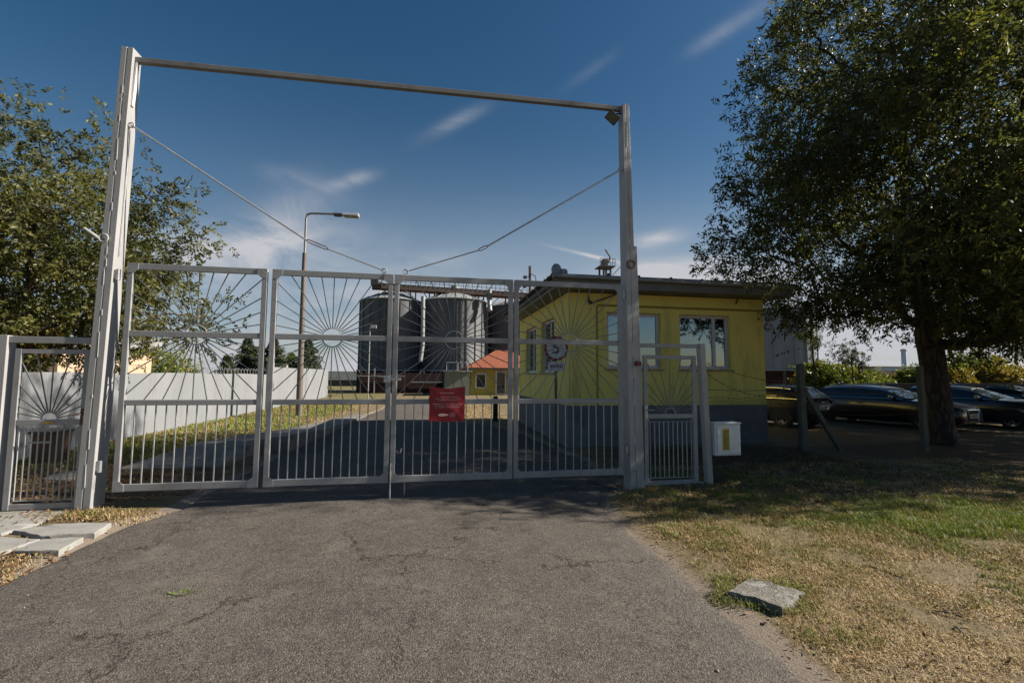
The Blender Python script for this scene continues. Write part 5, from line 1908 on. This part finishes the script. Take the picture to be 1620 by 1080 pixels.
pale = worn('pale_factory_sheet', (.42, .44, .45), (.5, .51, .51), .6, .7, bump=0)
far_box(1366, 1452, 588, 95, 30, 'pale grey factory hall far beyond the car park, left of the big trunk', pale)
g_, a_, b_, z_ = far_box(1392, 1452, 581, 110, 30, 'taller stepped factory hall behind the pale one', pale)
far_box(1596, 1690, 588, 80, 30, 'grey low hall at the extreme right beyond the yellow bushes', worn('grey_hall', (.2, .22, .24), (.25, .26, .28), .6, .7, bump=0))
ch = thing('chimney', (wY(1432, 590, 105).x, 105, 0), 'slim pale blue factory chimney left of the big tree trunk', 'chimney')
p0, p1 = wY(1432, 600, 105), wY(1431, 552, 105)
MB().tube([(p0.x, 105, -.2), (p0.x, 105, p1.z)], [.75, .55], 14).build('stack', worn('pale_blue_stack', (.4, .46, .5), (.46, .5, .54), 1, .6, bump=0), ch, smooth=True)
MB().lathe((p0.x, 105, 0), [(.75, p1.z - .6), (.75, p1.z - .2)], 14).build('collar', galv, ch)

# ------------------------------------------------------------------ slabs, sticks, litter, grass
def slab(pts, z0, z1, name, label, cat, mat, group=None, seed=1, chip=.012):
    r_ = random.Random(seed)
    poly = []
    n = len(pts)
    for i in range(n):
        a, b = Vector(pts[i] + (0,)), Vector(pts[(i + 1) % n] + (0,))
        for k in range(6):
            p = a.lerp(b, k / 6)
            poly.append(p + Vector((r_.uniform(-chip, chip), r_.uniform(-chip, chip), 0)))
    c = sum(poly, Vector()) / len(poly)
    mb = MB()
    m = len(poly)
    zt = [z1[int(i * n / m) % n] if isinstance(z1, (list, tuple)) else z1 for i in range(m)]
    if isinstance(z1, (list, tuple)):
        zt = []
        for i in range(m):
            e, f = divmod(i, 6)
            zt.append(z1[e] * (1 - f / 6) + z1[(e + 1) % n] * f / 6)
    zc = sum(zt) / m
    vs = [Vector((p.x, p.y, z0)) for p in poly] + [Vector((p.x, p.y, zt[i] - .012)) for i, p in enumerate(poly)] + [Vector((c.x + (p.x - c.x) * .965, c.y + (p.y - c.y) * .965, zt[i] + r_.uniform(-.004, .003))) for i, p in enumerate(poly)] + [Vector((c.x, c.y, zc))]
    fs = [(i, (i + 1) % m, m + (i + 1) % m, m + i) for i in range(m)] + [(m + i, m + (i + 1) % m, 2 * m + (i + 1) % m, 2 * m + i) for i in range(m)] + [(2 * m + i, 2 * m + (i + 1) % m, 3 * m) for i in range(m)]
    ob = mb.add(vs, fs).build(name, mat, None, smooth=True, org=Vector((c.x, c.y, 0)))
    return tag(ob, label, cat, group)


t = NT('lichened_block')
n1 = t.noise(14, 7, .75)
c = t.mix(t.rng(n1, .35, .65), (.14, .125, .10), (.30, .285, .25))
c = t.mix(t.rng(t.noise(7, 6, .7), .56, .66, 0, .85), c, (.40, .39, .37))
c = t.mix(t.rng(t.noise(23, 5, .75), .58, .70, 0, .7), c, (.10, .09, .055))
t.bump(t.math('ADD', n1, t.noise(60, 4)), 1.0, .02)
block_m = t.fin(c, .95, 0, .2)
bl = slab([(2.34, 3.33), (2.40, 3.03), (2.74, 2.98), (2.98, 3.22), (2.62, 3.52)][0:0] or [(2.30, 3.31), (2.50, 2.97), (2.84, 3.16), (2.68, 3.50)], -.1, [.06, .075, .07, .05], 'concrete_block', 'weathered lichen stained concrete slab lying in the dry grass by the asphalt edge', 'block', block_m, None, 4, .02)
def gxy(q, z=.03):
    d = pray(*q)
    p = Vector((0, 0, EYE)) + d * ((z - EYE) / d.z)
    return (p.x, p.y)


PV = [([(-90, 852), (-60, 816), (108, 810), (58, 832), (0, 847)], .05, 'long pale paving slab directly in front of the left wicket'),
      ([(20, 843), (82, 832), (177, 830), (150, 847), (64, 852)], .06, 'narrow pale paving slab pointing at the foot of the tall left post'),
      ([(-80, 872), (-10, 851), (62, 855), (18, 871), (-30, 884)], .05, 'paving slab cut by the left frame edge, between the other slabs'),
      ([(20, 874), (66, 856), (135, 852), (90, 875)], .055, 'pale paving slab nearest the asphalt and the leaf pile')]
slab_m = worn('pale_paving', (.23, .22, .20), (.31, .30, .275), 4, .9, bump=.4, bscale=50, dirt=(.2, .18, .14), damt=.6, dscale=3)
PV = [([gxy(q) for q in reversed(a)], z, l) for a, z, l in PV]
for i, (pts, z, lab_) in enumerate(PV):
    slab(pts, -.08, z, 'paving_slab', lab_, 'paving slab', slab_m, 'old paving slabs before the left wicket', 20 + i, .009)

stick_m = worn('grey_stick', (.13, .10, .075), (.2, .165, .125), 20, .9, bump=.3)
STK = [((1375, 895), (1430, 915), .012, 'bent dead stick in the dry grass behind the concrete block'), ((1478, 965), (1535, 980), .011, 'long thin stick on the grass at the right'),
       ((1510, 990), (1527, 1004), .012, 'short dark stick below the long one'), ((1350, 773), (1372, 768), .008, 'pale curved twig in the tree shadow')]
for (a, b, r_, lab_) in STK:
    def gp(q):
        d = pray(*q)
        return Vector((0, 0, EYE)) + d * ((.03 - EYE) / d.z)
    pa_, pb2 = gp(a), gp(b)
    md = (pa_ + pb2) / 2 + Vector((.012, .015, .006))
    r_ *= .6
    tag(MB().tube([pa_, md, pb2], [r_, r_ * .9, r_ * .5], 6).tube([md, md + Vector((.04, -.03, .012))], [r_ * .5, r_ * .25], 5).build('stick', stick_m, None, smooth=True, org=Vector((md.x, md.y, 0))), lab_, 'stick', 'dead sticks on the grass')


def blades(name, n, region, hmean, label, seed, dens, wid=.0034, tint=None, kindlab='grass', mat=None, lean=.9, zoff=0.0, bias=0.0):
    rs_ = np.random.RandomState(seed)
    P = []
    tot = 0
    while tot < n:
        m = n
        # sample denser near the camera
        x = rs_.uniform(region[0], region[1], m)
        y = rs_.uniform(region[2], region[3], m)
        k = rs_.uniform(0, 1, m) < dens(x, y)
        P.append(np.stack([x[k], y[k]], 1))
        tot += k.sum()
    P = np.concatenate(P)[:n]
    x, y = P[:, 0], P[:, 1]
    z = ground_z(x, y) - .004 + zoff
    ga = green_amt(x, y)
    dist = np.sqrt(x * x + y * y)
    h = hmean * rs_.uniform(.35, 1.5, n) * (.75 + .9 * ga)
    w = wid * rs_.uniform(.7, 1.4, n) * np.clip(dist / 4.0, 1, 3.2)
    an = rs_.uniform(0, 2 * math.pi, n)
    ln = h * lean * rs_.uniform(.3, 1.7, n) * (1.15 - .75 * ga)
    dx, dy = np.cos(an), np.sin(an)
    b = np.stack([x, y, z], 1)
    sx = np.stack([-dy * w / 2, dx * w / 2, np.zeros(n)], 1)
    m1 = b + np.stack([dx * ln * .35, dy * ln * .35, h * .6], 1)
    zt = h * rs_.uniform(.55, 1.0, n) * np.where(ln > h * 1.1, .45, 1.0)
    tp = b + np.stack([dx * ln, dy * ln, zt], 1)
    V = np.stack([b - sx, b + sx, m1 + sx * .8, m1 - sx * .8, tp], 1).reshape(-1, 3)
    base = (np.arange(n) * 5)[:, None]
    # a quad and a triangle per blade, stored as quads with a doubled tip would be degenerate, so use triangles
    F = np.concatenate([base + np.array([[0, 1, 2]]), base + np.array([[0, 2, 3]]), base + np.array([[3, 2, 4]])], 0)
    tt = np.clip(.06 + bias + ga * .9 + .45 * (fbm(x * 4.5, y * 4.5, 777) - .47) * 2 + rs_.normal(0, .2, n), 0, 1)
    o = npmesh(name, V, F, mat or grass_mat, None, np.repeat(tt, 5))
    tag(o, label, kindlab, None, 'stuff')
    return o


def dens_lawn(x, y):
    d = edge_d(x, y)
    k = np.clip((d - .14 - .2 * fbm(x * 3, y * 3, 811)) / .3, 0, 1)
    clump = np.clip(.0 + 1.9 * (fbm(x * 2.6, y * 2.6, 301) - .30), .03, 1.2)
    dist = np.sqrt(x * x + y * y)
    shade = np.where((y > 5.9 - .12 * (x - 4.5)) & (x > 3.6), .4, 1.0)
    onblock = (np.abs(x - 2.58) + np.abs(y - 3.24) < .2)
    return np.clip(k * clump * shade * np.clip((3.6 / dist) ** 1.1, .12, 1.0) * (x < 15) * ~onblock, 0, 1)


blades('grass', 270000, (2.0, 11.0, 1.6, 8.0), .034, 'short dry straw coloured lawn with green patches on the right of the driveway', 401, dens_lawn)


def dens_strip(x, y):
    d = ledge(y) - x
    return np.clip((d - .9) / .6, 0, 1) * (x > -7.55) * ((y > 10.5) | (x < -4.6)) * (.4 + .8 * fbm(x * 2, y * 2, 311)) * np.where(x > -5.3 + (y - 10.5) * .27, .05, 1)


blades('grass', 26000, (-7.55, -2.6, 8.2, 27), .055, 'green grass strip between the white fence and the concrete path', 402, dens_strip, wid=.006)
blades('grass', 9000, (.35, 3.2, 16.4, 26), .05, 'pale yellow dry grass at the far right of the yard asphalt', 403, lambda x, y: np.clip((edge_d(x, y) - .05) / .3, 0, 1) * (.4 + .6 * fbm(x * 2, y * 2, 321)), wid=.006)


def dens_left(x, y):
    a = np.exp(-(((x + 3.75) / .42) ** 2 + ((y - 6.25) / .13) ** 2)) + np.exp(-(((x + 3.9) / .45) ** 2 + ((y - 4.65) / .25) ** 2)) + .7 * np.exp(-(((x + 3.15) / .25) ** 2 + ((y - 6.02) / .08) ** 2))
    return np.clip(a * (.3 + fbm(x * 4, y * 4, 331)), 0, 1)


blades('grass', 5200, (-5.4, -2.7, 4.2, 6.6), .05, 'scrubby grass between the paving slabs by the left post', 404, dens_left)
# one weed tuft growing through the asphalt
rs2 = np.random.RandomState(77)
tuft = []
d = pray(288, 940)
tc_ = Vector((0, 0, EYE)) + d * ((.01 - EYE) / d.z)
mb = MB()
for k in range(70):
    a, r_ = rs2.uniform(0, 6.28), rs2.uniform(.0, .05)
    b = Vector((tc_.x + math.cos(a) * r_ * 1.5, tc_.y + math.sin(a) * r_ * .6, .008))
    L_ = rs2.uniform(.03, .075)
    o = Vector((math.cos(a + rs2.uniform(-.8, .8)), math.sin(a + rs2.uniform(-.8, .8)), rs2.uniform(.2, .7))).normalized()
    s = o.cross(Vector((0, 0, 1))).normalized() * .004
    mb.add([b - s, b + s, b + o * L_ * .6 + s, b + o * L_ - Vector((0, 0, .006)), b + o * L_ * .6 - s], [(0, 1, 2, 4), (4, 2, 3)])
tag(mb.build('weed_tuft', worn('weed_green', (.10, .15, .025), (.17, .2, .04), 40, .7, bump=0), None, org=Vector((tc_.x, tc_.y, 0))), 'small green weed tuft growing out of the asphalt', 'weed')


def scatter_leaves(name, n, region, dens, label, seed, size=.034, zoff=.01):
    rs_ = np.random.RandomState(seed)
    P, tot = [], 0
    while tot < n:
        x, y = rs_.uniform(region[0], region[1], n * 2), rs_.uniform(region[2], region[3], n * 2)
        k = rs_.uniform(0, 1, n * 2) < dens(x, y)
        P.append(np.stack([x[k], y[k]], 1))
        tot += k.sum()
    P = np.concatenate(P)[:n]
    z = ground_z(P[:, 0], P[:, 1]) + zoff + rs_.uniform(0, .025, n)
    c = np.stack([P[:, 0], P[:, 1], z], 1)
    a = rs_.normal(0, 1, (n, 3)) * np.array([1, 1, .35])
    a /= np.linalg.norm(a, axis=1, keepdims=True)
    b = np.cross(a, rs_.normal(0, .35, (n, 3)) + np.array([0, 0, 1]))
    b /= np.linalg.norm(b, axis=1, keepdims=True)
    s = size * rs_.uniform(.5, 1.3, n)[:, None]
    up = np.cross(a, b) * s * .25
    V = np.stack([c - a * s, c + b * s * .38 + up, c + a * s, c - b * s * .38 + up], 1).reshape(-1, 3)
    F = np.arange(n * 4).reshape(n, 4)
    o = npmesh(name, V, F, litter_mat, None, np.repeat(rs_.uniform(0, 1, n), 4))
    return tag(o, label, 'fallen leaves', None, 'stuff')


scatter_leaves('leaf_litter', 5200, (-7.4, -3.0, 4.2, 11.0), litter_amt, 'brown fallen leaves around the left wicket and paving slabs', 501)
def dens_tuft(x, y):
    d = edge_d(x, y)
    ring = np.exp(-((np.abs((x - 2.58) * .8 + (y - 3.24) * .3) + np.abs((y - 3.24) * .9) - .30) / .07) ** 2)
    f = np.clip((fbm(x * 1.9, y * 1.9, 821) - .56) * 9, 0, 1) * np.clip((fbm(x * 7, y * 7, 823) - .45) * 5, 0, 1)
    return np.clip(np.clip((d - .2) / .2, 0, 1) * f * np.clip((4 / np.sqrt(x * x + y * y)), .2, 1) + .8 * ring, 0, 1) * (np.abs(x - 2.58) + np.abs(y - 3.24) > .2)


blades('grass', 26000, (2.1, 10.5, 1.7, 7.5), .055, 'scattered taller green tufts in the dry lawn and around the concrete slab', 405, dens_tuft, wid=.004, lean=.6, bias=.5)
scatter_leaves('leaf_litter', 2200, (2.2, 9, 2.0, 7), lambda x, y: np.clip(fbm(x * 1.5, y * 1.5, 831) - .3, 0, 1), 'scattered brown dead leaves on the sunny part of the lawn', 503, .02)
scatter_leaves('leaf_litter', 4200, (2.6, 8.5, 5.2, 9.5), lambda x, y: .5 + 0 * x, 'dry brown leaves on the ground beneath the big tree', 502, .04)


def pebbles(n, seed):
    rs_ = np.random.RandomState(seed)
    V, F = [], []
    k = 0
    for _ in range(n):
        side = rs_.uniform() < .55
        y = rs_.uniform(1.6, 6.2)
        x = (float(redge(y)) + rs_.normal(.02, .16)) if side else rs_.uniform(-3.1, 2.0)
        s = abs(rs_.normal(.003, .0025)) + .002 + (.004 if not side else 0) * 0
        o = np.array([(1, 0, 0), (0, 1, 0), (-1, 0, 0), (0, -1, 0), (0, 0, .8), (0, 0, -.6)]) * rs_.uniform(.6, 1.2, (6, 1)) * s
        V.append(o + np.array([x, y, .012 if not side else max(float(ground_z(np.array([x]), np.array([y]))[0]), .0) + .004]))
        F.append(np.array([(0, 1, 4), (1, 2, 4), (2, 3, 4), (3, 0, 4), (1, 0, 5), (2, 1, 5), (3, 2, 5), (0, 3, 5)]) + k)
        k += 6
    o = npmesh('gravel', np.concatenate(V), np.concatenate(F), worn('pale_grit', (.22, .195, .165), (.32, .29, .25), 60, .9, bump=0))
    tag(o, 'loose pale grit scattered on the asphalt and its sandy edge', 'gravel', None, 'stuff')


pebbles(1100, 601)
